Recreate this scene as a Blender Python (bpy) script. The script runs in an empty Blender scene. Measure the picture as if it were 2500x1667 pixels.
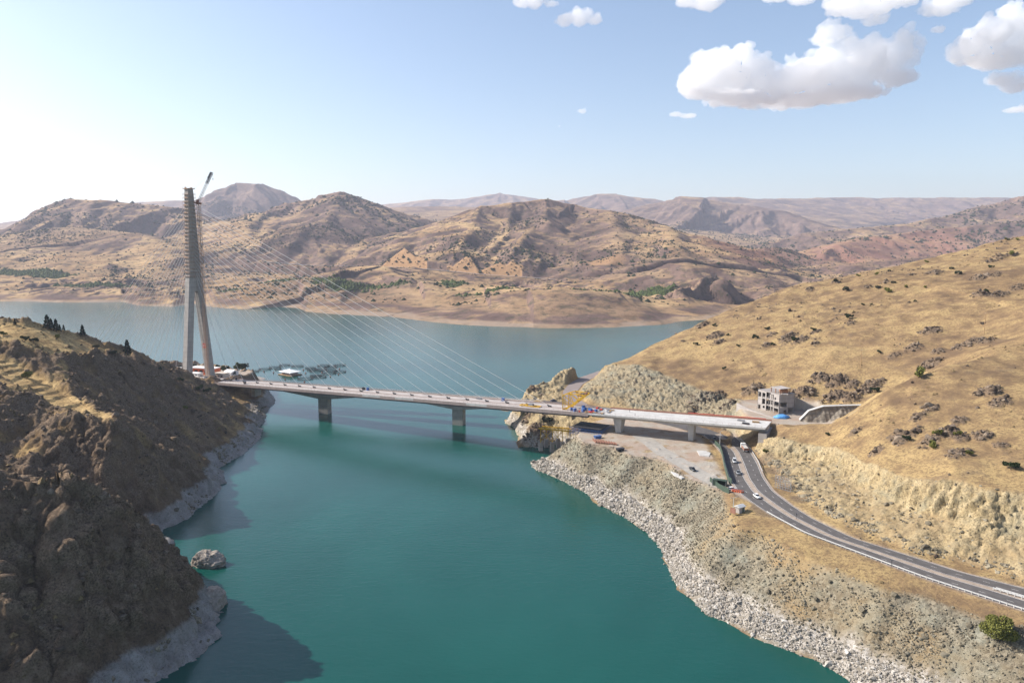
import bpy, bmesh, math, random
import numpy as np
from mathutils import Vector, Matrix
from mathutils.geometry import delaunay_2d_cdt
rnd = random.Random(7)
nr = np.random.RandomState(11)
R = math.radians
scene = bpy.context.scene
col = scene.collection

# ------------------------------------------------------------------ camera, sky, sun, exposure
CAM_H, FPX, CX, CY = 127.0, 1800.0, 1250.0, 833.5          # metres above the lake; focal length in pixels of a 2500 wide frame
PITCH = math.atan(233.5 / FPX)
cam_d = bpy.data.cameras.new('camera'); cam = bpy.data.objects.new('camera', cam_d); col.objects.link(cam)
cam.location = (0, 0, CAM_H); cam.rotation_euler = (math.pi / 2 - PITCH, 0, 0)
cam_d.sensor_width = 36.0; cam_d.lens = 36.0 * FPX / 2500.0
cam_d.clip_start = 1.0; cam_d.clip_end = 90000.0
scene.camera = cam
SUN_EL = R(35)
SH = Vector((0.978, -0.206, 0)).normalized()               # the way shadows fall on flat ground
world = bpy.data.worlds.new("World"); scene.world = world; world.use_nodes = True
wn, wl = world.node_tree.nodes, world.node_tree.links
sky = wn.new('ShaderNodeTexSky'); sky.sky_type = 'NISHITA'; sky.sun_disc = False
sky.sun_elevation = SUN_EL; sky.sun_rotation = math.atan2(-SH.x, -SH.y)
sky.altitude = 800; sky.air_density = 1.0; sky.dust_density = 2.8; sky.ozone_density = 1.0
wl.new(sky.outputs[0], wn['Background'].inputs[0]); wn['Background'].inputs[1].default_value = 0.12
sun_d = bpy.data.lights.new('sun', 'SUN'); sun = bpy.data.objects.new('sun', sun_d); col.objects.link(sun)
sun_d.energy = 4.8; sun_d.angle = R(0.5); sun_d.color = (1.0, 0.945, 0.87)
travel = Vector((SH.x * math.cos(SUN_EL), SH.y * math.cos(SUN_EL), -math.sin(SUN_EL)))
sun.rotation_euler = travel.to_track_quat('-Z', 'Y').to_euler()
sun.location = (-300, 60, 400)
vs = scene.view_settings
vs.view_transform = 'Standard'; vs.look = 'None'; vs.gamma = 1.0; vs.use_curve_mapping = False; vs.exposure = 0.68
cy = scene.cycles
cy.use_denoising = True; cy.max_bounces = 16; cy.diffuse_bounces = 3; cy.glossy_bounces = 3
cy.transmission_bounces = 3; cy.volume_bounces = 14; cy.transparent_max_bounces = 8; cy.caustics_reflective = False

# ------------------------------------------------------------------ survey helpers: from a sighted pixel to a point of the place
cp, sp = math.cos(PITCH), math.sin(PITCH)
def ray(px, py):
    u = (px - CX) / FPX; v = (py - CY) / FPX
    return np.array([u, cp - v * sp, -sp - v * cp])
def A(px, py, z=0.0):
    d = ray(px, py); t = (z - CAM_H) / d[2]; return np.array([0, 0, CAM_H]) + d * t
def D(px, py, Y):
    d = ray(px, py); t = Y / d[1]; return np.array([0, 0, CAM_H]) + d * t

# ------------------------------------------------------------------ noise
def _hash(ix, iy, iz=0, s=0):
    h = (ix.astype(np.int64) * 374761393 + iy.astype(np.int64) * 668265263 + np.int64(iz) * 2147483647 + s * 974634777) & 0xffffffff if not isinstance(iz, np.ndarray) else \
        (ix.astype(np.int64) * 374761393 + iy.astype(np.int64) * 668265263 + iz.astype(np.int64) * 1440662683 + s * 974634777) & 0xffffffff
    h = ((h ^ (h >> 13)) * 1274126177) & 0xffffffff
    h = ((h ^ (h >> 16)) * 2246822519) & 0xffffffff
    return ((h ^ (h >> 15)) & 0xffffff) / float(0xffffff)
def perlin(x, y, s=0):
    ix = np.floor(x); iy = np.floor(y); fx = x - ix; fy = y - iy
    ux = fx * fx * fx * (fx * (fx * 6 - 15) + 10); uy = fy * fy * fy * (fy * (fy * 6 - 15) + 10)
    def g(a, b):
        an = _hash(ix + a, iy + b, 0, s) * 2 * math.pi
        return np.cos(an) * (fx - a) + np.sin(an) * (fy - b)
    return ((g(0, 0) * (1 - ux) + g(1, 0) * ux) * (1 - uy) + (g(0, 1) * (1 - ux) + g(1, 1) * ux) * uy) * 1.5
def fbm(x, y, o=5, s=0, ridged=False, gain=0.5):
    a, t, n = 1.0, 0.0, 0.0
    for i in range(o):
        v = perlin(x, y, s + i)
        if ridged: v = 1 - 2 * np.abs(v)
        t = t + a * v; n += a; a *= gain
        x, y = x * 1.62 + y * 1.17 + 13.1, -x * 1.17 + y * 1.62 + 7.7
    return t / n
def vnoise3(x, y, z, s=0):
    ix = np.floor(x); iy = np.floor(y); iz = np.floor(z); fx = x - ix; fy = y - iy; fz = z - iz
    fx = fx * fx * (3 - 2 * fx); fy = fy * fy * (3 - 2 * fy); fz = fz * fz * (3 - 2 * fz)
    r = 0
    for a in (0, 1):
        for b in (0, 1):
            for c in (0, 1):
                r = r + _hash(ix + a, iy + b, iz + c, s) * (fx if a else 1 - fx) * (fy if b else 1 - fy) * (fz if c else 1 - fz)
    return r * 2 - 1
def rock3(x, y, z, s=0, o=4):
    a, t, n = 1.0, 0.0, 0.0
    for i in range(o):
        t = t + a * (1 - 2 * np.abs(vnoise3(x, y, z, s + i))); n += a; a *= 0.52
        x, y, z = x * 1.9 + 3.1, y * 1.9 + z * 0.3, z * 1.9 - y * 0.3
    return t / n
def blocks3(x, y, z, s=0):
    """broken rock: each fracture block sits in or out by its own amount, with cracks between"""
    ix = np.floor(x); iy = np.floor(y); iz = np.floor(z); f1 = np.full(x.shape, 9.); f2 = np.full(x.shape, 9.); rv = np.zeros(x.shape)
    for a in (-1, 0, 1):
        for b in (-1, 0, 1):
            for c in (-1, 0, 1):
                jx, jy, jz = ix + a, iy + b, iz + c; h = _hash(jx, jy, jz, s); d = (jx + h - x) ** 2 + (jy + _hash(jx, jy, jz, s + 3) - y) ** 2 + (jz + _hash(jx, jy, jz, s + 7) - z) ** 2
                m = d < f1; f2 = np.where(m, f1, np.minimum(f2, d)); rv = np.where(m, h, rv); f1 = np.where(m, d, f1)
    e = np.sqrt(f2) - np.sqrt(f1); return (rv - .5) * np.clip(e * 3.5, 0, 1) - .45 * np.exp(-(e / .09) ** 2)
def fractured(X, Y, Z, amp, size, s):
    r = np.zeros(X.shape); m = amp > .06; x, y, z = X[m] / size, Y[m] / size, Z[m] / (size * 1.5); wx = vnoise3(x * .8, y * .8, z * .8, s + 50) * .5
    r[m] = blocks3(x + wx, y - wx, z + wx * .5, s) + .5 * blocks3(x * 2.3 + wx, y * 2.3, z * 2.3, s + 11); return r
def sstep(a, b, x):
    t = np.clip((x - a) / (b - a), 0, 1); return t * t * (3 - 2 * t)
def gully(x, y, dx, dy, f, octs, s=0):
    """ravines that run down a slope whose cross direction is (dx, dy)"""
    h = 0 * x; hx = 0 * x; hy = 0 * x; a = 1.0
    for o in range(octs):
        px, py = x * f, y * f; ax = dx + hy * 0.6; ay = dy - hx * 0.6
        ix = np.floor(px); iy = np.floor(py); fx = px - ix; fy = py - iy
        va = 0 * x; vx = 0 * x; vy = 0 * x; wt = 1e-6 + 0 * x
        for i in range(-1, 3):
            for j in range(-1, 3):
                hx_ = _hash(ix + i, iy + j, 0, s + 17 * o) * 0.7; hy_ = _hash(ix + i, iy + j, 0, s + 17 * o + 5) * 0.7
                qx = fx - i - hx_ + .35; qy = fy - j - hy_ + .35; w = np.exp(-2 * (qx * qx + qy * qy))
                m = (qx * ax + qy * ay) * 2 * math.pi
                va = va + np.cos(m) * w; sn = -np.sin(m) * w; vx = vx + sn * ax; vy = vy + sn * ay; wt = wt + w
        h = h + a * va / wt; hx = hx + a * vx / wt; hy = hy + a * vy / wt
        a *= 0.45; f *= 2.0
    return h

# ------------------------------------------------------------------ mesh helpers
def tag(o, label=None, cat=None, group=None, kind=None):
    if label: o['label'] = label
    if cat: o['category'] = cat
    if group: o['group'] = group
    if kind: o['kind'] = kind
    return o
def empty(name, loc, rz=0.0):
    o = bpy.data.objects.new(name, None); col.objects.link(o); o.location = loc; o.rotation_euler = (0, 0, rz)
    o.empty_display_size = 0.5
    return o
class MB:
    """collects boxes, bars, tubes and loose faces; build() links them as ONE mesh object"""
    def __init__(s): s.v = []; s.f = []
    def add(s, v, f):
        b = len(s.v); s.v += [tuple(p) for p in v]; s.f += [tuple(i + b for i in q) for q in f]; return s
    def box(s, c, d, rz=0.0, taper=1.0):
        cx_, cy_, cz = c; a, b, h = d[0] / 2, d[1] / 2, d[2] / 2; co, si = math.cos(rz), math.sin(rz); v = []
        for z, k in ((-h, 1.0), (h, taper)):
            for x, y in ((-a, -b), (a, -b), (a, b), (-a, b)):
                x *= k; y *= k; v.append((cx_ + x * co - y * si, cy_ + x * si + y * co, cz + z))
        return s.add(v, [(3, 2, 1, 0), (4, 5, 6, 7), (0, 1, 5, 4), (1, 2, 6, 5), (2, 3, 7, 6), (3, 0, 4, 7)])
    def bar(s, p, q, w, h=None, up=(0, 0, 1)):
        p, q = Vector(p), Vector(q); h = h or w; d = (q - p); 
        if d.length < 1e-6: return s
        d.normalize(); u = Vector(up)
        if abs(d.dot(u)) > 0.98: u = Vector((1, 0, 0))
        x = d.cross(u).normalized(); y = x.cross(d); v = []
        for e in (p, q):
            for a, b in ((-1, -1), (1, -1), (1, 1), (-1, 1)): v.append(e + x * (a * w / 2) + y * (b * h / 2))
        return s.add(v, [(3, 2, 1, 0), (4, 5, 6, 7), (0, 1, 5, 4), (1, 2, 6, 5), (2, 3, 7, 6), (3, 0, 4, 7)])
    def tube(s, p, q, r0, r1=None, n=8, cap=True):
        p, q = Vector(p), Vector(q); r1 = r0 if r1 is None else r1; d = (q - p).normalized()
        u = Vector((0, 0, 1)) if abs(d.z) < 0.95 else Vector((1, 0, 0)); x = d.cross(u).normalized(); y = x.cross(d); v = []
        for e, r in ((p, r0), (q, r1)):
            for i in range(n):
                t = 2 * math.pi * i / n; v.append(e + x * (r * math.cos(t)) + y * (r * math.sin(t)))
        f = [(i, (i + 1) % n, n + (i + 1) % n, n + i) for i in range(n)]
        if cap: f += [tuple(range(n))[::-1], tuple(range(n, 2 * n))]
        return s.add(v, f)
    def path(s, pts, r, n=5):
        for a, b in zip(pts, pts[1:]): s.tube(a, b, r, r, n, False)
        return s
    def hull(s, secs):
        """secs: list of rings (equal length) lofted one to the next, ends capped"""
        n = len(secs[0]); v = [p for r in secs for p in r]; f = []
        for k in range(len(secs) - 1):
            for i in range(n): f.append((k * n + i, k * n + (i + 1) % n, (k + 1) * n + (i + 1) % n, (k + 1) * n + i))
        f += [tuple(range(n))[::-1], tuple(range((len(secs) - 1) * n, len(secs) * n))]
        return s.add(v, f)
    def build(s, name, mat, parent=None, smooth=False, bevel=0.0, fix=True):
        me = bpy.data.meshes.new(name); me.from_pydata(s.v, [], s.f); me.update()
        if fix:
            bm = bmesh.new(); bm.from_mesh(me); bmesh.ops.recalc_face_normals(bm, faces=bm.faces); bm.to_mesh(me); bm.free()
        if smooth: me.polygons.foreach_set('use_smooth', [True] * len(me.polygons))
        me.materials.append(mat); o = bpy.data.objects.new(name, me); col.objects.link(o)
        if parent: o.parent = parent
        if bevel:
            m = o.modifiers.new('bevel', 'BEVEL'); m.width = bevel; m.segments = 2; m.limit_method = 'ANGLE'
        return o
def copy_tree(o, parent=None):
    c = o.copy(); col.objects.link(c)
    if parent: c.parent = parent
    for ch in [k for k in bpy.data.objects if k.parent == o]: copy_tree(ch, c)
    return c
def big_mesh(name, V, F, mat, attrs=None, smooth=True):
    me = bpy.data.meshes.new(name); V = np.asarray(V, np.float32); F = np.asarray(F, np.int32); k = F.shape[1]
    me.vertices.add(len(V)); me.vertices.foreach_set('co', V.ravel())
    me.loops.add(F.size); me.loops.foreach_set('vertex_index', F.ravel())
    me.polygons.add(len(F)); me.polygons.foreach_set('loop_start', np.arange(0, F.size, k, dtype=np.int32))
    me.polygons.foreach_set('loop_total', np.full(len(F), k, np.int32))
    me.update(calc_edges=True); me.polygons.foreach_set('use_smooth', np.full(len(F), smooth))
    for n, a in (attrs or {}).items():
        at = me.attributes.new(n, 'FLOAT', 'POINT'); at.data.foreach_set('value', np.asarray(a, np.float32).ravel())
    me.materials.append(mat); o = bpy.data.objects.new(name, me); col.objects.link(o); return o

# ------------------------------------------------------------------ materials
class NT:
    def __init__(s, name):
        s.m = bpy.data.materials.new(name); s.m.use_nodes = True; s.t = s.m.node_tree; s.n = s.t.nodes; s.b = s.n['Principled BSDF']; s.out = s.n['Material Output']
        s.geo = None
    def link(s, a, b): s.t.links.new(a, b)
    def pos(s, scale=(1, 1, 1), obj=False):
        m = s.n.new('ShaderNodeMapping'); m.inputs['Scale'].default_value = scale
        if obj: s.link(s.n.new('ShaderNodeTexCoord').outputs['Object'], m.inputs[0])
        else: s.link(s.n.new('ShaderNodeNewGeometry').outputs['Position'], m.inputs[0])
        return m.outputs[0]
    def noise(s, scale, detail=6, rough=0.6, dist=0.0, vec=None):
        t = s.n.new('ShaderNodeTexNoise'); t.inputs['Scale'].default_value = scale; t.inputs['Detail'].default_value = detail
        t.inputs['Roughness'].default_value = rough; t.inputs['Distortion'].default_value = dist
        s.link(vec or s.pos(), t.inputs['Vector']); return t.outputs['Fac']
    def voro(s, scale, vec=None, feat='F1', out='Distance', rand=1.0):
        t = s.n.new('ShaderNodeTexVoronoi'); t.inputs['Scale'].default_value = scale; t.feature = feat; t.inputs['Randomness'].default_value = rand
        s.link(vec or s.pos(), t.inputs['Vector']); return t.outputs[out]
    def ramp(s, fac, stops, interp='LINEAR'):
        r = s.n.new('ShaderNodeValToRGB'); e = r.color_ramp.elements; r.color_ramp.interpolation = interp
        while len(e) < len(stops): e.new(0.5)
        for i, (p_, c) in enumerate(stops):
            e[i].position = p_; e[i].color = (c, c, c, 1) if isinstance(c, (int, float)) else (*c, 1)
        s.link(fac, r.inputs[0]); return r.outputs[0]
    def mix(s, fac, a, b, mode='MIX'):
        m = s.n.new('ShaderNodeMix'); m.data_type = 'RGBA'; m.blend_type = mode
        for sock, v in ((m.inputs[0], fac), (m.inputs[6], a), (m.inputs[7], b)):
            if isinstance(v, (int, float)): sock.default_value = v if sock == m.inputs[0] else (v, v, v, 1)
            elif isinstance(v, tuple): sock.default_value = (*v, 1)
            else: s.link(v, sock)
        return m.outputs[2]
    def math(s, op, a, b=0.0, c=None, clamp=False):
        m = s.n.new('ShaderNodeMath'); m.operation = op; m.use_clamp = clamp
        for i, v in enumerate((a, b) if c is None else (a, b, c)):
            if isinstance(v, (int, float)): m.inputs[i].default_value = v
            else: s.link(v, m.inputs[i])
        return m.outputs[0]
    def attr(s, name):
        a = s.n.new('ShaderNodeAttribute'); a.attribute_name = name; return a.outputs['Fac']
    def bump(s, h, strength=0.5, dist=0.3):
        b = s.n.new('ShaderNodeBump'); b.inputs['Strength'].default_value = strength; b.inputs['Distance'].default_value = dist
        s.link(h, b.inputs['Height']); s.link(b.outputs[0], s.b.inputs['Normal'])
    def fin(s, color=None, rough=0.9, spec=0.15, metal=0.0):
        if color is not None:
            if isinstance(color, tuple): s.b.inputs['Base Color'].default_value = (*color, 1)
            else: s.link(color, s.b.inputs['Base Color'])
        s.b.inputs['Roughness'].default_value = rough; s.b.inputs['Specular IOR Level'].default_value = spec; s.b.inputs['Metallic'].default_value = metal
        return s.m
def plain(name, c, rough=0.7, var=0.18, scale=0.8, spec=0.3, metal=0.0):
    t = NT(name); n = t.noise(scale, 5, 0.65)
    lo = tuple(x * (1 - var) for x in c); hi = tuple(min(1, x * (1 + var)) for x in c)
    return t.fin(t.ramp(n, [(0.3, lo), (0.7, hi)]), rough, spec, metal)
M = {}
def concrete(name, c, band=0.0):
    t = NT(name); n = t.noise(0.25, 6, 0.6); st = t.noise(1.0, 5, 0.7, vec=t.pos((0.9, 0.9, 0.08))); g = t.noise(6.0, 3, 0.6)
    base = t.ramp(n, [(0.3, tuple(x * .82 for x in c)), (0.7, tuple(x * 1.12 for x in c))])
    base = t.mix(t.ramp(st, [(0.45, 0.0), (0.75, 0.45)]), base, tuple(x * .55 for x in c))
    base = t.mix(0.12, base, g, 'OVERLAY')
    if band:
        w = t.n.new('ShaderNodeTexWave'); w.wave_type = 'BANDS'; w.bands_direction = 'Z'; w.inputs['Scale'].default_value = band; w.inputs['Distortion'].default_value = 0.3
        t.link(t.pos(), w.inputs['Vector']); base = t.mix(t.ramp(w.outputs['Fac'], [(0.0, 0.35), (0.12, 0.0)]), base, tuple(x * .5 for x in c))
    t.bump(g, 0.25, 0.03); return t.fin(base, 0.9, 0.1)
M['concrete'] = concrete('concrete_grey', (0.40, 0.375, 0.345), 0.08)
M['concrete_old'] = concrete('concrete_old', (0.38, 0.35, 0.315), 0.10)
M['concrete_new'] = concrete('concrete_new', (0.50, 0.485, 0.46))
M['concrete_raw'] = concrete('concrete_raw', (0.40, 0.365, 0.34), 0.12)
M['shotcrete'] = concrete('shotcrete', (0.40, 0.36, 0.31))
M['deck'] = concrete('deck_surface', (0.43, 0.39, 0.365))
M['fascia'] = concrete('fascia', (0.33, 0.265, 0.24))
M['under_shade'] = plain('underside_shade_black', (0.045, 0.045, 0.05), 0.6)  # near-black colour standing for shade under the deck edge
M['white'] = plain('white_paint', (0.78, 0.78, 0.76), 0.55, 0.05)
M['cable'] = plain('cable_sheath', (0.58, 0.565, 0.54), 0.5, 0.06, 0.1)
M['yellow'] = plain('yellow_steel', (0.62, 0.36, 0.03), 0.5, 0.25, 1.5)
M['rust'] = plain('rusty_steel', (0.26, 0.13, 0.09), 0.8, 0.3, 2.0)
M['scaffold'] = plain('scaffold_timber', (0.44, 0.29, 0.205), 0.85, 0.35, 2.0)
M['steel'] = plain('grey_steel', (0.22, 0.22, 0.23), 0.5, 0.2, 2.0, 0.4)
M['galv'] = plain('galvanised_steel', (0.52, 0.52, 0.51), 0.45, 0.12, 2.0, 0.5)
M['dark'] = plain('dark_fabric', (0.03, 0.03, 0.035), 0.7, 0.3, 2.0)
M['blue'] = plain('blue_steel', (0.05, 0.12, 0.32), 0.6, 0.3, 2.0)
M['red'] = plain('red_paint', (0.55, 0.06, 0.04), 0.6, 0.2, 2.0)
M['orange'] = plain('orange_paint', (0.62, 0.15, 0.06), 0.6, 0.15, 2.0)
M['green_dark'] = plain('dark_green_sheet', (0.05, 0.075, 0.055), 0.7, 0.25, 2.0)
M['glass'] = plain('dark_glass', (0.02, 0.025, 0.03), 0.12, 0.1, 1.0, 0.6)
M['tyre'] = plain('tyre_rubber', (0.02, 0.02, 0.02), 0.85)
M['brick'] = plain('hollow_brick', (0.34, 0.17, 0.10), 0.9, 0.25, 4.0)
M['timber'] = plain('timber', (0.38, 0.25, 0.13), 0.85, 0.25, 3.0)
M['tarp'] = plain('blue_tarpaulin', (0.10, 0.30, 0.62), 0.55, 0.35, 1.2)
M['skin'] = plain('skin', (0.45, 0.28, 0.2), 0.6); M['cloth'] = plain('dark_clothing', (0.05, 0.055, 0.07), 0.9)
M['bark'] = plain('bark', (0.12, 0.085, 0.06), 0.95, 0.3, 3.0)
def leaf(name, c, var=0.5):
    t = NT(name); n = t.noise(1.3, 4, 0.6)
    return t.fin(t.ramp(n, [(0.3, tuple(x * (1 - var) for x in c)), (0.7, tuple(x * (1 + var) for x in c))]), 0.9, 0.08)
M['leaf_dark'] = leaf('foliage_dark', (0.035, 0.05, 0.022)); M['leaf_mid'] = leaf('foliage_mid', (0.07, 0.09, 0.03)); M['leaf_olive'] = leaf('foliage_olive', (0.15, 0.15, 0.04))
M['leaf_pine'] = leaf('foliage_pine', (0.022, 0.038, 0.024)); M['leaf_grey'] = leaf('foliage_scrub', (0.055, 0.058, 0.036))

def ground_mat(name, sub):
    """terrain of the two near banks: dry grass, bare rock, gravel fill (on the left, painted sunlit gold instead) and the bleached band left by the falling lake"""
    t = NT(name)
    P = t.pos(); n_big = t.noise(0.012, 5, 0.6); n_mid = t.noise(0.09, 6, 0.65); n_fine = t.noise(0.9, 6, 0.7); n_tuft = t.noise(2.2, 4, 0.7)
    if sub == 'right':
        g1, g2, g3 = (0.40, 0.285, 0.135), (0.265, 0.178, 0.092), (0.15, 0.10, 0.062)
        r1, r2, r3 = (0.40, 0.31, 0.175), (0.24, 0.19, 0.12), (0.52, 0.42, 0.26)
    else:
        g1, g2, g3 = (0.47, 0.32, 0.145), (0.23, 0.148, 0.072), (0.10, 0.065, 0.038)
        r1, r2, r3 = (0.13, 0.09, 0.06), (0.065, 0.046, 0.033), (0.23, 0.168, 0.115)  # left rock darkened, putting the shade of that slope into the colour
    grass = t.ramp(t.math('ADD', t.math('MULTIPLY', n_mid, 0.55), t.math('MULTIPLY', n_big, 0.45)), [(0.40, g3), (0.475, g2), (0.57, g1), (0.75, tuple(min(1, x * 1.12) for x in g1))])
    grass = t.mix(t.ramp(n_fine, [(0.38, 0.8 if sub == 'right' else .55), (0.53, 0.0)]), grass, g3)
    grass = t.mix(t.ramp(t.noise(0.33, 5, .7, .3), [(.36, .55), (.48, 0)]), grass, g3)
    grass = t.mix(t.ramp(n_tuft, [(0.55, 0.0), (0.75, 0.35)]), grass, tuple(min(1, x * 1.25) for x in g1))
    vz = t.pos((1, 1, 0.55)); rn = t.noise(0.16, 8, 0.72, 0.6, vz); rc = t.voro(0.55, vz, 'F1', 'Distance'); rf = t.noise(1.6, 6, 0.75)
    rock = t.ramp(rn, [(0.30, r2), (0.48, r1), (0.68, r3)])
    rock = t.mix(t.ramp(rf, [(0.38, 0.85 if sub == 'right' else .5), (0.5, 0.0)]), rock, tuple(x * .4 for x in r2))
    rock = t.mix(t.ramp(rf, [(0.55, 0.0), (0.75, 0.5)]), rock, tuple(min(1, x * 1.3) for x in r3))
    if sub == 'right':
        rock = t.mix(t.ramp(n_mid, [(0.50, 0.0), (0.66, 0.6)]), rock, t.mix(rf, (0.16, 0.155, 0.11), (0.31, 0.295, 0.22)))
    dk = t.mix(t.ramp(rf, [(.36, 0), (.64, 1)]), (0.06, 0.043, 0.032), (0.27, 0.195, 0.13))
    stone = t.voro(1.1, P, 'F1', 'Color'); stv = t.n.new('ShaderNodeSeparateColor'); t.link(stone, stv.inputs[0])
    gv = t.ramp(stv.outputs[0], [(0.0, (0.125, 0.108, 0.08)), (0.5, (0.205, 0.175, 0.125)), (1.0, (0.31, 0.268, 0.195))])
    gv = t.mix(t.ramp(n_mid, [(0.46, 0.0), (0.64, 0.7)]), gv, t.mix(stv.outputs[1], (0.19, 0.192, 0.15), (0.30, 0.297, 0.24)))
    gv = t.mix(t.ramp(n_big, [(0.5, 0.0), (0.62, 0.7)]), gv, t.mix(n_fine, (0.26, 0.165, 0.075), (0.42, 0.28, 0.125)))
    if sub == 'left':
        gv = t.ramp(n_mid, [(.36, (.27, .18, .085)), (.5, (.46, .315, .145)), (.66, (.60, .43, .205))]); gv = t.mix(t.ramp(n_fine, [(.37, .75), (.5, 0)]), gv, g3)  # left bank: golden grass, its sunlit brightness put into the colour
    pale = t.ramp(stv.outputs[2], [(0.0, (0.24, 0.21, 0.17)), (0.6, (0.38, 0.34, 0.29)), (1.0, (0.54, 0.50, 0.45))]) if sub == 'right' else \
        t.ramp(rn, [(0.3, (0.20, 0.18, 0.165)), (0.7, (0.40, 0.37, 0.34))])
    pale = t.mix(t.ramp(rf, [(0.36, 0.5), (0.5, 0.0)]), pale, tuple(x * .8 for x in r2))
    yard = t.mix(t.ramp(n_mid, [(.38, 0), (.62, 1)]), (0.37, 0.275, 0.21), (0.40, 0.365, 0.31)); yard = t.mix(t.ramp(n_fine, [(0.4, 0.35), (0.55, 0)]), yard, (0.28, 0.22, 0.17))
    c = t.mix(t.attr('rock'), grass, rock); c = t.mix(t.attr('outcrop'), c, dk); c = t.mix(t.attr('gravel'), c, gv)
    c = t.mix(t.attr('yard'), c, yard); c = t.mix(t.attr('pale'), c, pale)
    h = t.math('ADD', t.math('MULTIPLY', rf, 0.7), t.math('MULTIPLY', n_tuft, 0.4)); h = t.math('ADD', h, t.math('MULTIPLY', rc, t.attr('rock')))
    t.bump(h, 0.9, 0.6)
    return t.fin(c, 0.95, 0.05)
M['ground_right'] = ground_mat('ground_right', 'right'); M['ground_left'] = ground_mat('ground_left', 'left')
def far_mat():
    t = NT('ground_far'); n0 = t.noise(0.0016, 5, 0.6); n1 = t.noise(0.008, 7, 0.68); n2 = t.noise(0.05, 6, 0.7)
    dry = t.ramp(n1, [(0.35, (0.27, 0.165, 0.09)), (0.5, (0.40, 0.26, 0.137)), (0.68, (0.55, 0.38, 0.195))])
    rocky = t.ramp(n1, [(0.34, (0.085, 0.058, 0.052)), (0.52, (0.165, 0.11, 0.09)), (0.72, (0.30, 0.20, 0.14))])
    c = t.mix(t.attr('rock'), dry, rocky)
    c = t.mix(t.ramp(n2, [(0.38, 0.75), (0.50, 0.0)]), c, (0.075, 0.068, 0.048))
    c = t.mix(t.attr('red'), c, t.mix(n1, (0.27, 0.11, 0.07), (0.38, 0.20, 0.13)))
    c = t.mix(t.attr('cut'), c, t.mix(n2, (0.33, 0.19, 0.095), (0.43, 0.265, 0.145)))
    c = t.mix(t.attr('green'), c, t.mix(n2, (0.04, 0.07, 0.025), (0.12, 0.15, 0.05)))
    c = t.mix(t.attr('pale'), c, t.mix(n2, (0.23, 0.165, 0.12), (0.37, 0.285, 0.215)))
    t.bump(n2, 0.6, 6.0); return t.fin(c, 0.95, 0.03)
M['ground_far'] = far_mat()
t = NT('lake_water'); wb = t.math('ADD', t.noise(0.55, 5, 0.65, 0.4, t.pos((0.5, 1.0, 1.0))), t.math('MULTIPLY', t.noise(0.05, 4, .6, .5, t.pos((.6, 1, 1))), 1.5)); wg = t.noise(0.006, 4, 0.6, 0.5)
wcol = t.ramp(wg, [(0.28, (0.003, 0.050, 0.040)), (0.5, (0.005, 0.066, 0.053)), (0.72, (0.010, 0.088, 0.072))])
t.bump(wb, 0.32, 0.3); M['water'] = t.fin(wcol, 0.14, 0.5); t.b.inputs['IOR'].default_value = 1.33
t = NT('asphalt'); n = t.noise(0.35, 5, 0.6); M['asphalt'] = t.fin(t.ramp(n, [(0.3, (0.085, 0.078, 0.075)), (0.7, (0.125, 0.115, 0.11))]), 0.85, 0.2)
M['asphalt_pale'] = plain('worn_asphalt', (0.23, 0.19, 0.175), 0.9, 0.12, 0.3)
M['median'] = plain('median_gravel', (0.33, 0.265, 0.21), 0.95, 0.25, 0.7)
M['gravel_road'] = plain('gravel_road', (0.32, 0.295, 0.26), 0.95, 0.15, 0.4)
M['line'] = plain('road_line', (0.62, 0.60, 0.57), 0.8, 0.15, 2.0)
M['rubble'] = plain('dark_rubble', (0.13, 0.10, 0.085), 0.95, 0.4, 1.5)

# ------------------------------------------------------------------ terrain: breaklines sighted in the survey, triangulated, then weathered
def tin(lines, xs, ys):
    vs2, zs, es = [], [], []; key = {}
    for ln in lines:
        prev = None
        for p_ in ln:
            k = (round(p_[0], 1), round(p_[1], 1))
            if k not in key: key[k] = len(vs2); vs2.append(Vector((p_[0], p_[1]))); zs.append(p_[2])
            i = key[k]
            if prev is not None and prev != i: es.append((prev, i))
            prev = i
    ov, oe, of, orv, _, _ = delaunay_2d_cdt(vs2, es, [], 0, 1e-4)
    P2 = np.array([(v.x, v.y) for v in vs2]); zs = np.array(zs); z = np.zeros(len(ov))
    for i, src in enumerate(orv):
        if src: z[i] = np.mean(zs[src])
        else:
            d = np.hypot(P2[:, 0] - ov[i].x, P2[:, 1] - ov[i].y) + .01; j = np.argsort(d)[:4]; w = 1 / d[j]; z[i] = (zs[j] * w).sum() / w.sum()
    Z = np.full((len(ys), len(xs)), -20.0)
    for f_ in of:
        for k in range(1, len(f_) - 1):
            a, b, c = f_[0], f_[k], f_[k + 1]; X = np.array([ov[a].x, ov[b].x, ov[c].x]); Y = np.array([ov[a].y, ov[b].y, ov[c].y])
            i0, i1 = np.searchsorted(xs, X.min() - .01), np.searchsorted(xs, X.max() + .01); j0, j1 = np.searchsorted(ys, Y.min() - .01), np.searchsorted(ys, Y.max() + .01)
            if i1 <= i0 or j1 <= j0: continue
            gx, gy = np.meshgrid(xs[i0:i1], ys[j0:j1]); det = (Y[1] - Y[2]) * (X[0] - X[2]) + (X[2] - X[1]) * (Y[0] - Y[2])
            if abs(det) < 1e-9: continue
            l0 = ((Y[1] - Y[2]) * (gx - X[2]) + (X[2] - X[1]) * (gy - Y[2])) / det; l1 = ((Y[2] - Y[0]) * (gx - X[2]) + (X[0] - X[2]) * (gy - Y[2])) / det; l2 = 1 - l0 - l1
            m = (l0 >= -1e-6) & (l1 >= -1e-6) & (l2 >= -1e-6); zz = l0 * z[a] + l1 * z[b] + l2 * z[c]
            sub = Z[j0:j1, i0:i1]; sub[m] = zz[m]
    return Z
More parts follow.
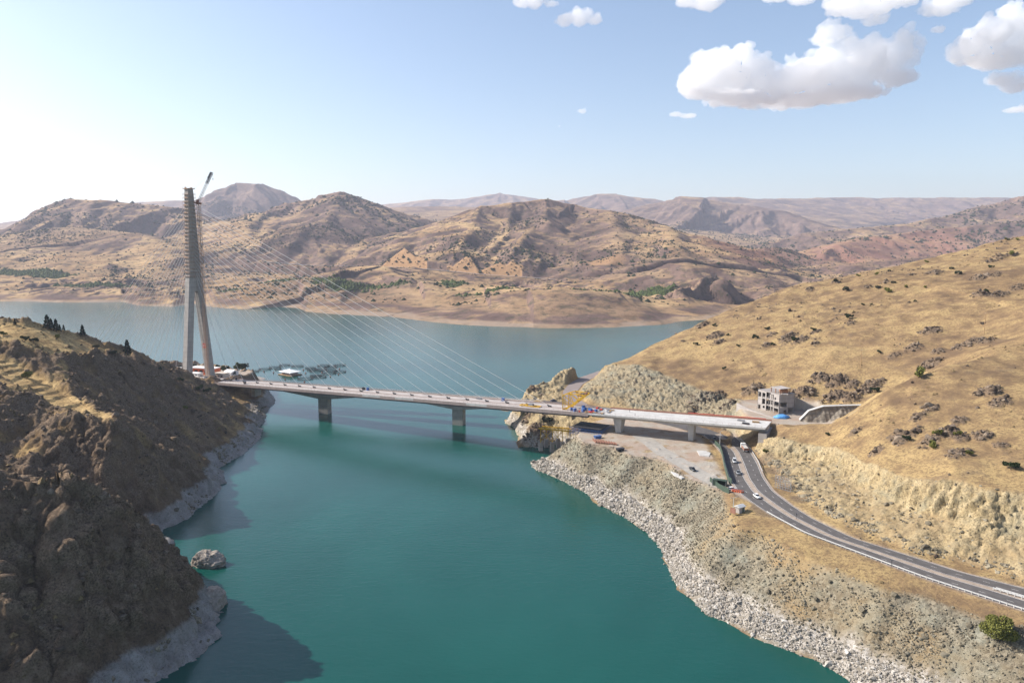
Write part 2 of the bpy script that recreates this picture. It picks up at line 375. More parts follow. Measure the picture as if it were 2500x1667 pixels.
def blur(Z, n):
    for _ in range(n):
        P_ = np.pad(Z, 1, mode='edge'); Z = (P_[:-2, 1:-1] + 2 * P_[1:-1, 1:-1] + P_[2:, 1:-1]) / 4
        P_ = np.pad(Z, 1, mode='edge'); Z = (P_[1:-1, :-2] + 2 * P_[1:-1, 1:-1] + P_[1:-1, 2:]) / 4
    return Z
def inpoly(X, Y, poly):
    r = np.zeros(X.shape, bool); n = len(poly)
    for i in range(n):
        x0, y0 = poly[i][:2]; x1, y1 = poly[(i + 1) % n][:2]
        if y0 == y1: continue
        r ^= ((y0 > Y) != (y1 > Y)) & (X < (x1 - x0) * (Y - y0) / (y1 - y0) + x0)
    return r
def dist_line(X, Y, pts):
    """distance to a polyline and the height of its nearest point"""
    best = np.full(X.shape, 1e9); zb = np.zeros(X.shape)
    for a, b in zip(pts, pts[1:]):
        dx, dy = b[0] - a[0], b[1] - a[1]; L = dx * dx + dy * dy + 1e-9
        t_ = np.clip(((X - a[0]) * dx + (Y - a[1]) * dy) / L, 0, 1); d = np.hypot(X - a[0] - t_ * dx, Y - a[1] - t_ * dy); m = d < best
        best = np.where(m, d, best); zb = np.where(m, a[2] + t_ * (b[2] - a[2]), zb)
    return best, zb
class Patch:
    def __init__(s, xs, ys): s.xs, s.ys = xs, ys; s.X, s.Y = np.meshgrid(xs, ys)
    def h(s, x, y):
        i = int(np.clip(np.searchsorted(s.xs, x) - 1, 0, len(s.xs) - 2)); j = int(np.clip(np.searchsorted(s.ys, y) - 1, 0, len(s.ys) - 2))
        u = (x - s.xs[i]) / (s.xs[i + 1] - s.xs[i]); v = (y - s.ys[j]) / (s.ys[j + 1] - s.ys[j]); Z = s.Z
        return float((Z[j, i] * (1 - u) + Z[j, i + 1] * u) * (1 - v) + (Z[j + 1, i] * (1 - u) + Z[j + 1, i + 1] * u) * v)
    def hit(s, px, py, t0=120, t1=1100):
        """where the sight line through a pixel meets the ground"""
        d = ray(px, py); t = t0
        while t < t1:
            q = np.array([0, 0, CAM_H]) + d * t
            if s.xs[0] < q[0] < s.xs[-1] and s.ys[0] < q[1] < s.ys[-1] and q[2] < s.h(q[0], q[1]): return np.array([q[0], q[1], s.h(q[0], q[1])])
            t += 0.6
        return None
    def normals(s):
        gy, gx = np.gradient(s.Z, s.ys, s.xs); n = np.stack([-gx, -gy, np.ones_like(gx)], -1); return n / np.linalg.norm(n, axis=-1, keepdims=True)
    def mesh(s, name, mat, attrs, off=None):
        V = np.stack([s.X, s.Y, s.Z], -1)
        if off is not None: V = V + off
        ny, nx = s.Z.shape; idx = np.arange(ny * nx).reshape(ny, nx)
        F = np.stack([idx[:-1, :-1], idx[:-1, 1:], idx[1:, 1:], idx[1:, :-1]], -1).reshape(-1, 4)
        keep = (s.Z.ravel()[F] > -6).any(1); F = F[keep]; used = np.unique(F); mp = np.full(ny * nx, -1); mp[used] = np.arange(len(used))
        return big_mesh(name, V.reshape(-1, 3)[used], mp[F], mat, {k: a.ravel()[used] for k, a in attrs.items()})
def W(*p): return np.array(p, float)
def PZ(pts, z): return [A(x, y, z) for x, y in pts]
def PD(pts): return [D(*p_) for p_ in pts]

# ---- right bank
shoreR = [W(640, 930, 0), W(420, 860, 0), W(260, 800, 0), W(150, 740, 0), W(80, 682, 0), W(38, 625, 0), W(18, 575, 0), W(-1, 540, 0), W(-5, 522, 0)] + PZ([(1254, 1047), (1268, 1068), (1274, 1088)], 0) + [W(14, 455, -3), W(28, 456, -3), W(35, 446, -2), W(30, 434, -3), W(20, 430, -2)] + \
    PZ([(1291, 1127), (1302, 1143), (1371, 1172), (1430, 1201), (1472, 1233), (1531, 1265), (1584, 1302), (1626, 1350), (1642, 1414), (1690, 1461), (1722, 1499), (1796, 1525), (1871, 1568), (1988, 1605), (2083, 1666)], 0) + [W(116, 178, 0), W(140, 140, 0)]
topR = PZ([(1406, 1065), (1428, 1083), (1471, 1088), (1502, 1093), (1539, 1112), (1607, 1121), (1632, 1132), (1669, 1165), (1763, 1200), (1778, 1264), (1800, 1300), (1860, 1311), (1946, 1357), (2028, 1389), (2156, 1439), (2248, 1453), (2412, 1512), (2485, 1535)], 20) + [W(165, 172, 20), W(190, 140, 20)]
nearR = PZ([(1789, 1203), (1840, 1230), (1880, 1257), (1965, 1303), (2097, 1352), (2257, 1412), (2500, 1491)], 22) + [W(170, 178, 22), W(200, 142, 22)]
farR = PZ([(1786, 1056), (1808, 1075), (1830, 1096), (1850, 1129), (1865, 1165), (1888, 1198), (1932, 1231), (1983, 1264), (2085, 1313), (2166, 1338), (2348, 1396), (2500, 1434)], 22) + [W(186, 187, 22), W(224, 144, 22)]
toeR = PZ([(1842, 1098), (1864, 1120), (1904, 1150), (1924, 1183), (1955, 1211), (1985, 1233), (2015, 1255), (2059, 1277), (2168, 1321), (2227, 1344), (2305, 1358), (2387, 1377), (2500, 1421)], 22.3) + [W(200, 186, 22.5), W(236, 146, 22.5)]
cliffR = PD([(1868, 1078, 368), (1900, 1066, 362), (1974, 1087, 345), (2038, 1096, 326), (2092, 1124, 306), (2147, 1147, 289), (2211, 1169, 274), (2280, 1178, 264), (2344, 1178, 257), (2394, 1197, 250), (2500, 1206, 243)]) + [W(222, 205, 50), W(262, 165, 52)]
crestR = PD([(1880, 1072, 371), (1928, 1048, 366), (2028, 1034, 355), (2078, 1010, 352), (2101, 993, 352), (2166, 955, 354), (2212, 934, 357), (2281, 905, 362), (2365, 878, 372), (2442, 857, 384), (2500, 836, 395)]) + [W(340, 405, 92), W(430, 400, 110), W(640, 380, 140)]
backR = PD([(1424, 893, 585), (1478, 889, 600), (1520, 873, 596), (1594, 840, 602), (1701, 787, 625), (1786, 749, 650), (1913, 702, 680), (1998, 680, 700), (2083, 667, 712), (2232, 638, 720), (2339, 611, 730), (2445, 587, 740), (2500, 574, 750), (2650, 545, 770)])
behindR = [W(90, 640, 14), W(150, 690, 22), W(230, 740, 35), W(330, 790, 45), W(470, 830, 60), W(640, 880, 70)]
headR = PD([(1272, 972, 524), (1291, 946, 540), (1329, 928, 556), (1366, 909, 572), (1424, 895, 585)])
roadOld = [W(113, 400, 22), W(101, 425, 22), W(82, 447, 22), W(61, 466, 22), W(40, 484, 21.3), W(19, 496.5, 20.6)]
roadHead = [W(46, 482, 21.5), W(41, 505, 21.2), W(42.5, 532, 21), W(49, 560, 21), W(60, 588, 21), W(78, 618, 21)]
toeRoad = [W(125, 398, 22.5), W(117, 428, 22.5), W(97, 452, 22.5), W(76, 470, 22.5), W(58, 485, 22), W(48.5, 505, 21.5), W(50, 532, 21.3), W(57, 558, 21.3), W(67.5, 584, 21.3), W(84, 610, 21.3)]
cutTop = PD([(1452, 912, 590), (1490, 893, 572), (1560, 890, 545), (1640, 925, 510), (1700, 950, 485), (1760, 972, 462), (1808, 985, 447)])
terrace = [W(131, 404, 33), W(134, 430, 33), W(140, 440, 34), W(160, 436, 34), W(178, 424, 35), W(182, 400, 33.5), W(165, 374, 33), W(150, 378, 33), W(141, 380, 33), W(131, 404, 33)]
gullyR = [W(182, 400, 33.5), W(215, 408, 46), W(260, 440, 62), W(320, 490, 84), W(400, 540, 108), W(640, 620, 150)]
uw = [W(p_[0] - 26, p_[1] - 12, -16) for p_ in shoreR[14:]]
linesR = [shoreR, uw, topR, nearR, farR, toeR, cliffR, crestR, backR, behindR, headR, roadOld, roadHead, toeRoad, cutTop, terrace, gullyR,
          PD([(1974, 1122, 341), (2038, 1148, 321), (2092, 1183, 300), (2147, 1214, 283), (2211, 1243, 268), (2280, 1260, 257), (2344, 1273, 250), (2394, 1288, 242.5), (2500, 1303, 236)]) + [W(217, 199, 33), W(256, 158, 34)], [W(-60, 130, -22), W(-60, 960, -22)], [W(700, 130, 120), W(700, 960, 60)], [W(330, 130, 62), W(430, 260, 90)], [W(36, 470, 18), W(22, 484, 17), W(10, 500, 15)], [W(44, 440, 19.5), W(58, 452, 20)],
          [W(20, 520, 20), W(28, 555, 22), W(40, 590, 24)]]
xsR = np.concatenate([np.arange(-24, 330, 0.72), np.arange(330, 640, 2.5)]); ysR = np.concatenate([np.arange(150, 400, 0.68), np.arange(400, 780, 1.1), np.arange(780, 930, 3.0)])
R_ = Patch(xsR, ysR); Z0 = tin(linesR, xsR, ysR); X, Y = R_.X, R_.Y
Z0 = 0.4 * Z0 + 0.6 * blur(Z0, 3)
quiet0 = blur((Y > 455).astype(float) * (1 - inpoly(X, Y, toeRoad + cutTop)) * (X > 95 - (Y - 500) * .1) + ((X > 165) & (Y > 360)).astype(float), 6); quiet0 = np.clip(quiet0, 0, 1)
Z0 = Z0 * (1 - quiet0) + blur(Z0, 60) * quiet0
emb = blur(inpoly(X, Y, [p_ for p_ in shoreR[16:]] + topR[::-1]).astype(float), 3)
yardpoly = topR[:9] + [nearR[0]] + PZ([(1785, 1180), (1757, 1140), (1735, 1100), (1715, 1070)], 22) + [W(97, 425, 22), W(60, 455, 20), W(44, 440, 20)]
yard = blur(inpoly(X, Y, yardpoly).astype(float), 3)
terr = blur(inpoly(X, Y, terrace).astype(float), 3)
cutp = blur(inpoly(X, Y, toeRoad + cutTop).astype(float), 5)
corr = inpoly(X, Y, nearR + farR[::-1]); corr = np.maximum(blur(corr.astype(float), 2), 0)
roadm = np.maximum(corr, sstep(9, 5.5, dist_line(X, Y, roadOld)[0])); roadm = np.maximum(roadm, sstep(8.5, 5.5, dist_line(X, Y, roadHead)[0]))
cliffp = blur(inpoly(X, Y, toeR + cliffR[::-1]).astype(float), 4)
gy, gx = np.gradient(Z0, ysR, xsR); slope = np.hypot(gx, gy)
flat = np.clip(roadm + yard + terr, 0, 1)
# weathering: broad swells, then rills down the slope, then rubble
hill = np.clip(1 - emb - flat - cliffp, 0, 1)
sw = fbm(X / 60, Y / 60, 4, 3) * 4.0 + fbm(X / 14, Y / 14, 4, 9) * 1.0
sl = np.maximum(slope, 0.05); rill = gully(X, Y, -gy / sl * np.clip(sl, 0, .8) * 1.2, gx / sl * np.clip(sl, 0, .8) * 1.2, 1 / 26., 3, 2)
depth_in = np.clip((Y - 330) / 60, 0, 1)
Z1 = Z0 + hill * (sw * (0.35 + 0.65 * depth_in) + rill * 0.8 * np.clip(slope * 2, 0, 1))
Z1 += emb * (rill * 0.45 + fbm(X / 7, Y / 7, 5, 21, True) * 0.7)
Z1 += yard * (fbm(X / 18, Y / 18, 4, 5) * 0.5 + np.maximum(fbm(X / 9, Y / 9, 4, 25) - .25, 0) * 2.2 * sstep(405, 385, Y)) * (1 - roadm)
face = cliffp * sstep(.55, 1.0, slope); Z1 += cliffp * (fbm(X / 16, Y / 16, 4, 31, True) * 1.3 + fbm(X / 5, Y / 5, 4, 32, True) * .5)
dR, zR = dist_line(X, Y, roadOld); w_ = sstep(10, 6, dR); Z1 = Z1 * (1 - w_) + (zR - 0.12) * w_
dR, zR = dist_line(X, Y, roadHead); w_ = sstep(8.5, 5.5, dR); Z1 = Z1 * (1 - w_) + (zR - 0.12) * w_
Z1 = Z1 * (1 - corr) + 21.86 * corr
R_.Z = Z1
# rock outcrops the photograph shows on the grass slopes: (px, py, radius in m, height in m)
OUT = [(1650, 800, 6, 2), (1713, 795, 7, 2.5), (1745, 822, 9, 3.5), (1925, 826, 9, 4), (1955, 832, 7, 4), (1757, 835, 6, 2), (1870, 845, 5, 2), (1885, 818, 5, 2), (1990, 812, 5, 1.6), (1990, 840, 4, 1.5),
       (2075, 790, 5, 1.5), (2280, 668, 10, 3), (2225, 672, 4, 1.5), (2440, 630, 9, 5), (2470, 625, 7, 4), (2420, 640, 6, 3), (2390, 680, 9, 3.5), (2430, 675, 6, 3), (2395, 720, 9, 4), (2440, 722, 9, 3),
       (2480, 705, 7, 3), (2270, 810, 9, 3), (2370, 840, 10, 4.5), (2350, 850, 6, 3), (2410, 835, 7, 3), (2230, 850, 7, 2), (2290, 860, 6, 2), (2270, 892, 9, 2.5), (2180, 870, 5, 2), (2130, 945, 9, 4), (2105, 960, 7, 4),
       (2080, 940, 6, 2.5), (2040, 930, 9, 4), (2000, 925, 8, 3), (1960, 960, 9, 5), (2040, 972, 9, 5), (2075, 975, 8, 5), (1930, 975, 6, 5), (1990, 990, 6, 4), (1710, 978, 11, 6), (1742, 975, 9, 6), (1838, 955, 9, 6), (1690, 1000, 6, 3), (1775, 995, 6, 4),
       (1985, 680, 8, 2.5), (1960, 690, 6, 2), (2040, 690, 6, 2), (1975, 708, 5, 2), (2420, 955, 6, 2.2), (2440, 985, 6, 2), (2390, 960, 4, 1.5), (2270, 1000, 5, 1.8), (2240, 1020, 5, 1.5), (2310, 1060, 6, 2), (2350, 1070, 5, 1.8), (2225, 1060, 6, 1.8), (2190, 1065, 5, 1.5),
       (2270, 1080, 6, 2), (2390, 1065, 5, 2.2), (2405, 1070, 4, 2), (2340, 1110, 6, 2), (2140, 1105, 4, 1.5), (2440, 1090, 4, 1.5), (2420, 960, 5, 2), (2340, 1030, 5, 1.5), (2090, 1055, 4, 1.3), (2200, 1080, 4, 1.3), (1620, 800, 3, 1), (1850, 780, 3, 1.2), (2160, 690, 4, 1.5), (2120, 700, 4, 1.2),
       (1330, 930, 8, 1.5), (1300, 950, 7, 1.8), (1290, 1010, 8, 4), (1310, 1060, 10, 5)]
out = np.zeros_like(Z1); outh = np.zeros_like(Z1)
for px, py, r_, hh in OUT:
    q = R_.hit(px, py)
    if q is None: continue
    r_ *= .78; an = 0.5; ux = (X - q[0]) * math.cos(an) + (Y - q[1]) * math.sin(an); uy = -(X - q[0]) * math.sin(an) + (Y - q[1]) * math.cos(an)
    g_ = np.exp(-((ux / r_) ** 2 + (uy / (r_ * 0.7)) ** 2)); out = np.maximum(out, g_); outh = np.maximum(outh, g_ * hh)
brk = fbm(X / 3.6, Y / 3.6, 5, 41, True); outm = sstep(0.34, 0.52, out * .62 + 0.52 * brk) * (1 - flat) * sstep(0.08, .25, out)
scat = sstep(0.35, 0.6, fbm(X / 22, Y / 22, 4, 77, True) * 0.6 + fbm(X / 6, Y / 6, 3, 78) * 0.5) * hill * sstep(0.3, 0.7, fbm(X / 90, Y / 90, 2, 6) + .45)
outm = np.maximum(outm, scat * 0.55)
R_.Z = Z1 + outm * (outh * 0.6 + 0.35) * (0.5 + 0.9 * fbm(X / 3.0, Y / 3.0, 4, 51, True))
N_ = R_.normals(); rk3 = rock3(X / 4.2, Y / 4.2, R_.Z / 9.0, 3, 5)
headm = blur(inpoly(X, Y, shoreR[4:12] + [W(36, 440, 0), W(44, 445, 0), W(47, 480, 0), W(42, 500, 0), W(40, 532, 0), W(55, 590, 0), W(78, 625, 0)]).astype(float), 4) * (1 - roadm)
amp = np.clip(cliffp * .45 + face * 1.1 + cutp * 0.9 + headm * .95, 0, 1.6) * (1 - flat)
frR = fractured(X, Y, R_.Z, amp + outm * .7, 3.4, 5)
off = N_ * (rk3 * amp * 1.1 + frR * (amp * 1.9 + outm * .8) + outm * rk3 * 0.4)[..., None]
dirt = np.zeros_like(X)
for q in [(1722, 1148, 22, 6), (1868, 1128, 0, 4.5), (1888, 1150, 0, 4.5), (1908, 1172, 0, 5), (1920, 1192, 0, 4), (1950, 1222, 0, 4), (1868, 1254, 0, 5), (1852, 1244, 0, 4)]:
    w_ = A(q[0], q[1], 21.5); dirt = np.maximum(dirt, np.exp(-((X - w_[0]) ** 2 + ((Y - w_[1]) * .7) ** 2) / q[3] ** 2))
dirt = sstep(.35, .6, dirt + .25 * fbm(X / 4, Y / 4, 3, 66)) * (1 - corr) * .75
pale = sstep(9.0, 5.5, R_.Z + fbm(X / 9, Y / 9, 4, 61) * 3.0) * np.clip(emb * 1.4 + headm * sstep(14, 6, R_.Z), 0, 1)
attrs = dict(rock=np.clip(cliffp * .85 + face + cutp * (1 - terr) + headm * sstep(-.2, .25, rk3) + sstep(0.75, 1.1, slope) * hill, 0, 1), outcrop=np.clip(outm + headm * 0.1 + dirt, 0, 1), gravel=np.clip(emb + cutp * (1 - terr) * .65 + cliffp * (1 - face) * .6 * sstep(-.3, .3, fbm(X / 12, Y / 12, 3, 8)), 0, 1), yard=np.clip(yard * (1 - .8 * sstep(.15, .4, fbm(X / 11, Y / 11, 4, 27)) * (1 - corr)) + terr + corr, 0, 1), pale=pale)
emb_r, outm_r, hill_r, cliff_r = emb, outm, hill, cliffp
tag(R_.mesh('ground_right_bank', M['ground_right'], attrs, off), kind='structure')

# ---- left bank
shoreL = [W(-960, 700, 0), W(-700, 700, 0), W(-520, 745, 0), W(-420, 762, 0), W(-340, 745, 0), W(-285, 715, 0), W(-246, 680, 0), W(-216, 640, 0)] + \
    PZ([(670, 983), (648, 994), (638, 1026), (622, 1074), (574, 1116), (521, 1143), (537, 1164), (537, 1180), (521, 1201), (446, 1265), (383, 1291), (409, 1323), (415, 1350), (425, 1371)], 0) + \
    PZ([(510, 1467), (516, 1488), (508, 1530), (500, 1573), (446, 1605), (351, 1666)], 0) + [W(-118, 180, 0), W(-126, 140, 0)]
skyL = PD([(-320, 755, 420), (0, 795, 430), (64, 799, 430), (117, 805, 435), (181, 824, 445), (245, 854, 455), (319, 872, 475), (372, 888, 500), (415, 900, 525)]) + [W(-258, 552, 24), W(-240, 570, 20.5)]
benchL = PD([(-320, 800, 396), (0, 836, 404), (33, 840, 405), (99, 863, 408), (159, 873, 413), (215, 871, 425), (265, 862, 440)])
footL = PD([(-320, 850, 392), (0, 876, 396), (66, 909, 392), (166, 969, 374), (232, 1005, 356), (275, 1024, 346)])
stripL = PD([(-320, 905, 350), (0, 934, 366), (43, 955, 362), (109, 990, 353), (133, 1003, 349), (199, 1023, 340), (275, 1038, 335)])
gulL = [W(-430, 285, 104), W(-345, 290, 82), W(-285, 288, 48), W(-215, 292, 20), W(-180, 305, 8), A(383, 1291, 0)]  # unseen left end raised so that it shades the lower left slope
spurL = [W(-420, 222, 92), W(-300, 220, 84), W(-215, 220, 72)] + PD([(60, 1205, 219), (110, 1178, 220), (159, 1169, 222), (230, 1215, 226), (297, 1260, 230), (361, 1291, 236), (400, 1335, 243), (425, 1371, 248), (468, 1437, 250)]) + [A(505, 1466, 0.5)]
frontL = [W(-420, 140, 70), W(-300, 150, 62), W(-220, 160, 45), W(-165, 165, 18)]
plat = [W(-330, 640, 20), W(-300, 600, 20), W(-262, 575, 20), W(-232, 575, 20), W(-222, 600, 19), W(-228, 640, 17), W(-262, 680, 12), W(-300, 690, 14), W(-330, 640, 20)]
backL = [W(-900, 560, 40), W(-520, 600, 30), W(-400, 610, 24), W(-345, 600, 22)]
uwL = [W(p_[0] + 25, p_[1] - 6, -16) for p_ in shoreL[7:]]
linesL = [shoreL, uwL, skyL, benchL, footL, stripL, gulL, spurL, frontL, plat, backL, [W(-900, 140, 130), W(-900, 420, 120), W(-980, 960, -20)], [W(-40, 130, -20), W(-60, 400, -20), W(-120, 960, -20)],
          [W(-560, 200, 96), W(-560, 330, 88), W(-560, 430, 105)], [W(-233, 553, 12), W(-212, 560, 6)], [W(-215, 470, 30), W(-212, 430, 32)]]
xsL = np.concatenate([np.arange(-900, -420, 4.0), np.arange(-420, -84, 0.75)]); ysL = np.concatenate([np.arange(145, 440, 0.75), np.arange(440, 700, 1.2), np.arange(700, 800, 4)])
L_ = Patch(xsL, ysL); Z0 = tin(linesL, xsL, ysL); X, Y = L_.X, L_.Y
Z0 = 0.2 * Z0 + 0.8 * blur(Z0, 5)
gy, gx = np.gradient(Z0, ysL, xsL); slope = np.hypot(gx, gy); platm = blur(inpoly(X, Y, plat).astype(float), 3)
stripm = blur(inpoly(X, Y, footL + stripL[::-1]).astype(float), 4); topm = blur(inpoly(X, Y, skyL[:9] + benchL[::-1]).astype(float), 4)
sl = np.maximum(slope, 0.05); k_ = np.clip(sl, 0, .9) * 1.1
rill = gully(X, Y, -gy / sl * k_, gx / sl * k_, 1 / 38., 4, 8)
rough = np.clip(1 - platm - 0.8 * stripm - 0.8 * topm, 0, 1)
rib = gully(X, Y, -gy / sl * k_, gx / sl * k_, 1 / 17., 3, 48)
Zl = Z0 + rough * (rib * 1.3 * np.clip(slope * 1.6, 0.1, 1) + rill * 3.0 * np.clip(slope * 1.6, 0.15, 1) + fbm(X / 26, Y / 26, 5, 4, True) * 2.4 + fbm(X / 7, Y / 7, 4, 14, True) * 1.0 + fbm(X / 3, Y / 3, 3, 15, True) * .35)
ter = np.mod(Zl / 2.1 + fbm(X / 30, Y / 30, 3, 5) * .5, 1.0)       # old planting terraces
Zl += (stripm * 0.9 + topm * 0.7 * sstep(-270, -300, X)) * (0.5 - ter) * 0.9
Zl = Zl * (1 - platm) + (Z0 + fbm(X / 20, Y / 20, 3, 6) * .3) * platm
outL = sstep(.30, .52, fbm(X / 13, Y / 13, 5, 49, True) + .35 * fbm(X / 45, Y / 45, 3, 50)) * np.clip(rough, 0, 1) * sstep(9, 13, Z0)
Zl += outL * (1.1 + 1.3 * fbm(X / 4, Y / 4, 4, 52, True))
L_.Z = np.where(Z0 < 1.0, np.minimum(Zl, Z0 + 1.5), Zl); N_ = L_.normals(); rk3 = rock3(X / 9.0 + L_.Z / 20, Y / 6.5, L_.Z / 13.0 - X / 30, 13, 6)
spm = sstep(0.45, 0.9, slope); spurm = sstep(300, 262, Y) * sstep(-330, -250, X)
quiet = 1 - .8 * sstep(560, 590, Y) * sstep(-345, -320, X); ka = np.clip(0.25 + spm * 0.9 + spurm * 0.9, 0, 1.6) * rough * quiet
frL = fractured(X, Y, L_.Z, ka * sstep(-480, -430, X), 5.2, 9)
off = N_ * (ka * (rk3 * 1.6 + frL * (1.0 + 1.0 * outL)))[..., None]
bandz = np.where(spurm > .5, 7.2, 6.5)
pale = sstep(1.0, 0.0, (L_.Z + fbm(X / 12, Y / 12, 3, 3) * 1.6 - bandz) / 1.2) * (L_.Z > -8)
attrs = dict(rock=np.clip(spm * 0.8 + spurm * sstep(-.3, .3, rk3) * .9 + sstep(.1, .5, fbm(X / 30, Y / 30, 4, 9) + rk3 * .4) * 0.8, 0, 1) * (1 - 0.9 * stripm) * (1 - .85 * topm), outcrop=np.clip(outL + sstep(0.25, 0.55, fbm(X / 16, Y / 16, 5, 19) + rk3 * .35) * rough * 0.8, 0, 1), gravel=np.clip(stripm + topm * .9 + .4 * sstep(.28, .6, fbm(X / 34, Y / 20, 4, 29)) * sstep(300, 330, Y), 0, 1), yard=platm, pale=pale)  # gravel mask here carries the painted sunlit gold of benches and slope patches
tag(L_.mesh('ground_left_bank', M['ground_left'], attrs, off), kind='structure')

# ---- far shore, hills and mountains
na, nrr = 1000, 900
ang = np.linspace(-0.92, 0.92, na); rad = 1080 * (20000 / 1080.) ** (np.linspace(0, 1, nrr) ** 1.15)
TA, RR = np.meshgrid(np.tan(ang * 0.9), rad); Y = RR.copy(); X = TA * RR
farshore = [(-900, 1150), (-600, 1300)]; fs = [(-1200, 734), (-200, 734), (0, 735), (150, 738), (300, 737), (340, 746), (420, 749), (470, 738), (530, 745), (590, 749), (730, 744), (745, 756), (830, 758), (880, 745), (940, 742), (1000, 747), (1022, 743), (1036, 759), (1105, 763), (1150, 757), (1183, 755), (1196, 777), (1250, 780), (1288, 777), (1302, 789), (1345, 790), (1400, 788), (1480, 782), (1545, 774), (1600, 764), (1680, 766), (1760, 762), (1900, 765), (2600, 770), (4200, 770)]
su = np.array([(x - CX) / FPX for x, y in fs]); sY = np.array([A(x, y, 0)[1] for x, y in fs])
sd = (Y - np.interp(X / Y, su, sY)) 
sd = sd + sstep(-400, 0, -np.abs(sd) ) * (fbm(X / 130, Y / 130, 4, 13) * 17 + fbm(X / 35, Y / 35, 3, 14) * 7)
wob = fbm(X / 160, Y / 160, 4, 3) * 30
base = np.where(sd < 0, sd * 0.12, 7.0 * (1 - np.exp(-np.maximum(sd, 0) / 24.)) + sd * .022 + sstep(30, 180, sd) * (1 - .7 * sstep(900, 1600, sd)) * fbm(X / 170, Y / 170, 4, 93) * 17); base = np.clip(base, -14, None); base = np.where(sd > 0, np.maximum(base + np.clip(sd / 300, 0, 1) * wob * 0.5, .3), base)
base = np.minimum(base, 90 + (Y - 3000) * 0.02 * (Y > 3000))
HILLS = [  # (crest sighted as px, py, Y; slope; roundness in m)
    ([(-500, 620, 3300), (-160, 600, 3400), (0, 558, 3500), (60, 535, 3550), (117, 508, 3600), (180, 494, 3600), (240, 491, 3600), (330, 502, 3600), (430, 512, 3600), (520, 540, 3500)], .36, 60),
    ([(180, 560, 3000), (330, 575, 2800), (420, 600, 2600)], .22, 60), ([(60, 600, 2700), (200, 640, 2300)], .16, 50),
    ([(400, 530, 6600), (470, 500, 6600), (530, 468, 6600), (580, 452, 6600), (640, 456, 6600), (690, 475, 6600), (760, 510, 6600)], .42, 160),
    ([(380, 498, 9000), (440, 496, 9000)], .25, 200),
    ([(560, 580, 3600), (640, 524, 3700), (700, 500, 3750), (780, 480, 3800), (840, 476, 3800), (880, 485, 3800), (940, 508, 3750), (1000, 536, 3700), (1060, 565, 3600)], .42, 50),
    ([(840, 476, 3800), (800, 520, 3300), (740, 560, 2900)], .34, 50), ([(640, 524, 3700), (600, 570, 3000), (560, 610, 2600)], .3, 50),
    ([(930, 505, 12000), (1050, 492, 12000), (1130, 490, 12000), (1220, 475, 12000), (1310, 489, 12000), (1400, 505, 12000)], .3, 300),
    ([(940, 512, 7200), (1060, 510, 7200), (1180, 512, 7200)], .15, 300),
    ([(1380, 494, 10000), (1450, 480, 10000), (1500, 479, 10000), (1570, 490, 10000)], .3, 300),
    ([(1000, 600, 2500), (1060, 566, 2650), (1120, 534, 2800), (1180, 512, 2900), (1280, 499, 3000), (1330, 494, 3000), (1400, 503, 3000), (1470, 522, 2900), (1560, 548, 2750)], .40, 45),
    ([(1560, 548, 2750), (1620, 562, 2650), (1700, 590, 2500), (1760, 612, 2400), (1860, 650, 2250)], .40, 40),
    ([(1330, 494, 3000), (1300, 560, 2500), (1260, 600, 2200)], .36, 40), ([(1470, 522, 2900), (1500, 580, 2300), (1520, 625, 2000)], .32, 60), ([(1180, 512, 2900), (1140, 580, 2350), (1110, 620, 2100)], .32, 40),
    ([(1620, 562, 2650), (1640, 600, 2150), (1660, 650, 1800)], .34, 70), ([(1700, 590, 2500), (1760, 640, 2000), (1800, 680, 1800)], .34, 70),
    ([(1500, 520, 7000), (1600, 498, 7000), (1650, 486, 7000), (1720, 490, 7000), (1820, 508, 6800), (1900, 520, 6500), (2010, 560, 6000)], .26, 120),
    ([(1740, 486, 9500), (1850, 491, 9800), (1950, 490, 10500), (2050, 486, 11000), (2150, 489, 11000), (2300, 487, 11000), (2450, 488, 11000), (2800, 490, 11000)], .3, 200),
    ([(1860, 600, 4200), (1960, 575, 4300), (2090, 562, 4400), (2200, 552, 4500), (2330, 532, 4600), (2420, 505, 4700), (2500, 482, 4800), (2700, 450, 4900)], .27, 60),
    ([(2030, 600, 3300), (2110, 585, 3500), (2200, 575, 3600), (2330, 560, 3700), (2500, 540, 3700), (2700, 520, 3700)], .33, 40),
    ([(1880, 610, 2900), (1990, 640, 2700), (2080, 655, 2500), (2200, 640, 2500), (2400, 620, 2500)], .3, 40),
    ([(1740, 690, 1600), (1716, 688, 1560), (1690, 706, 1520), (1650, 720, 1480)], .55, 12),
    ([(880, 655, 1900), (950, 660, 1850), (1000, 690, 1700)], .24, 25), ([(760, 690, 1720), (840, 700, 1680), (880, 730, 1600)], .2, 20), ([(1100, 700, 1650), (1200, 705, 1600), (1330, 715, 1500)], .13, 30), ([(1380, 720, 1400), (1500, 725, 1420), (1560, 735, 1430)], .14, 20),
    ([(560, 690, 2000), (650, 672, 2200), (700, 690, 2000)], .16, 40), ([(250, 690, 2100), (360, 668, 2300), (440, 680, 2200)], .13, 40), ([(30, 690, 2100), (110, 680, 2200)], .12, 40),
    ([(1600, 700, 1750), (1680, 672, 1900), (1800, 668, 1950), (1900, 670, 2000)], .36, 25),
]
Zf = base.copy(); 
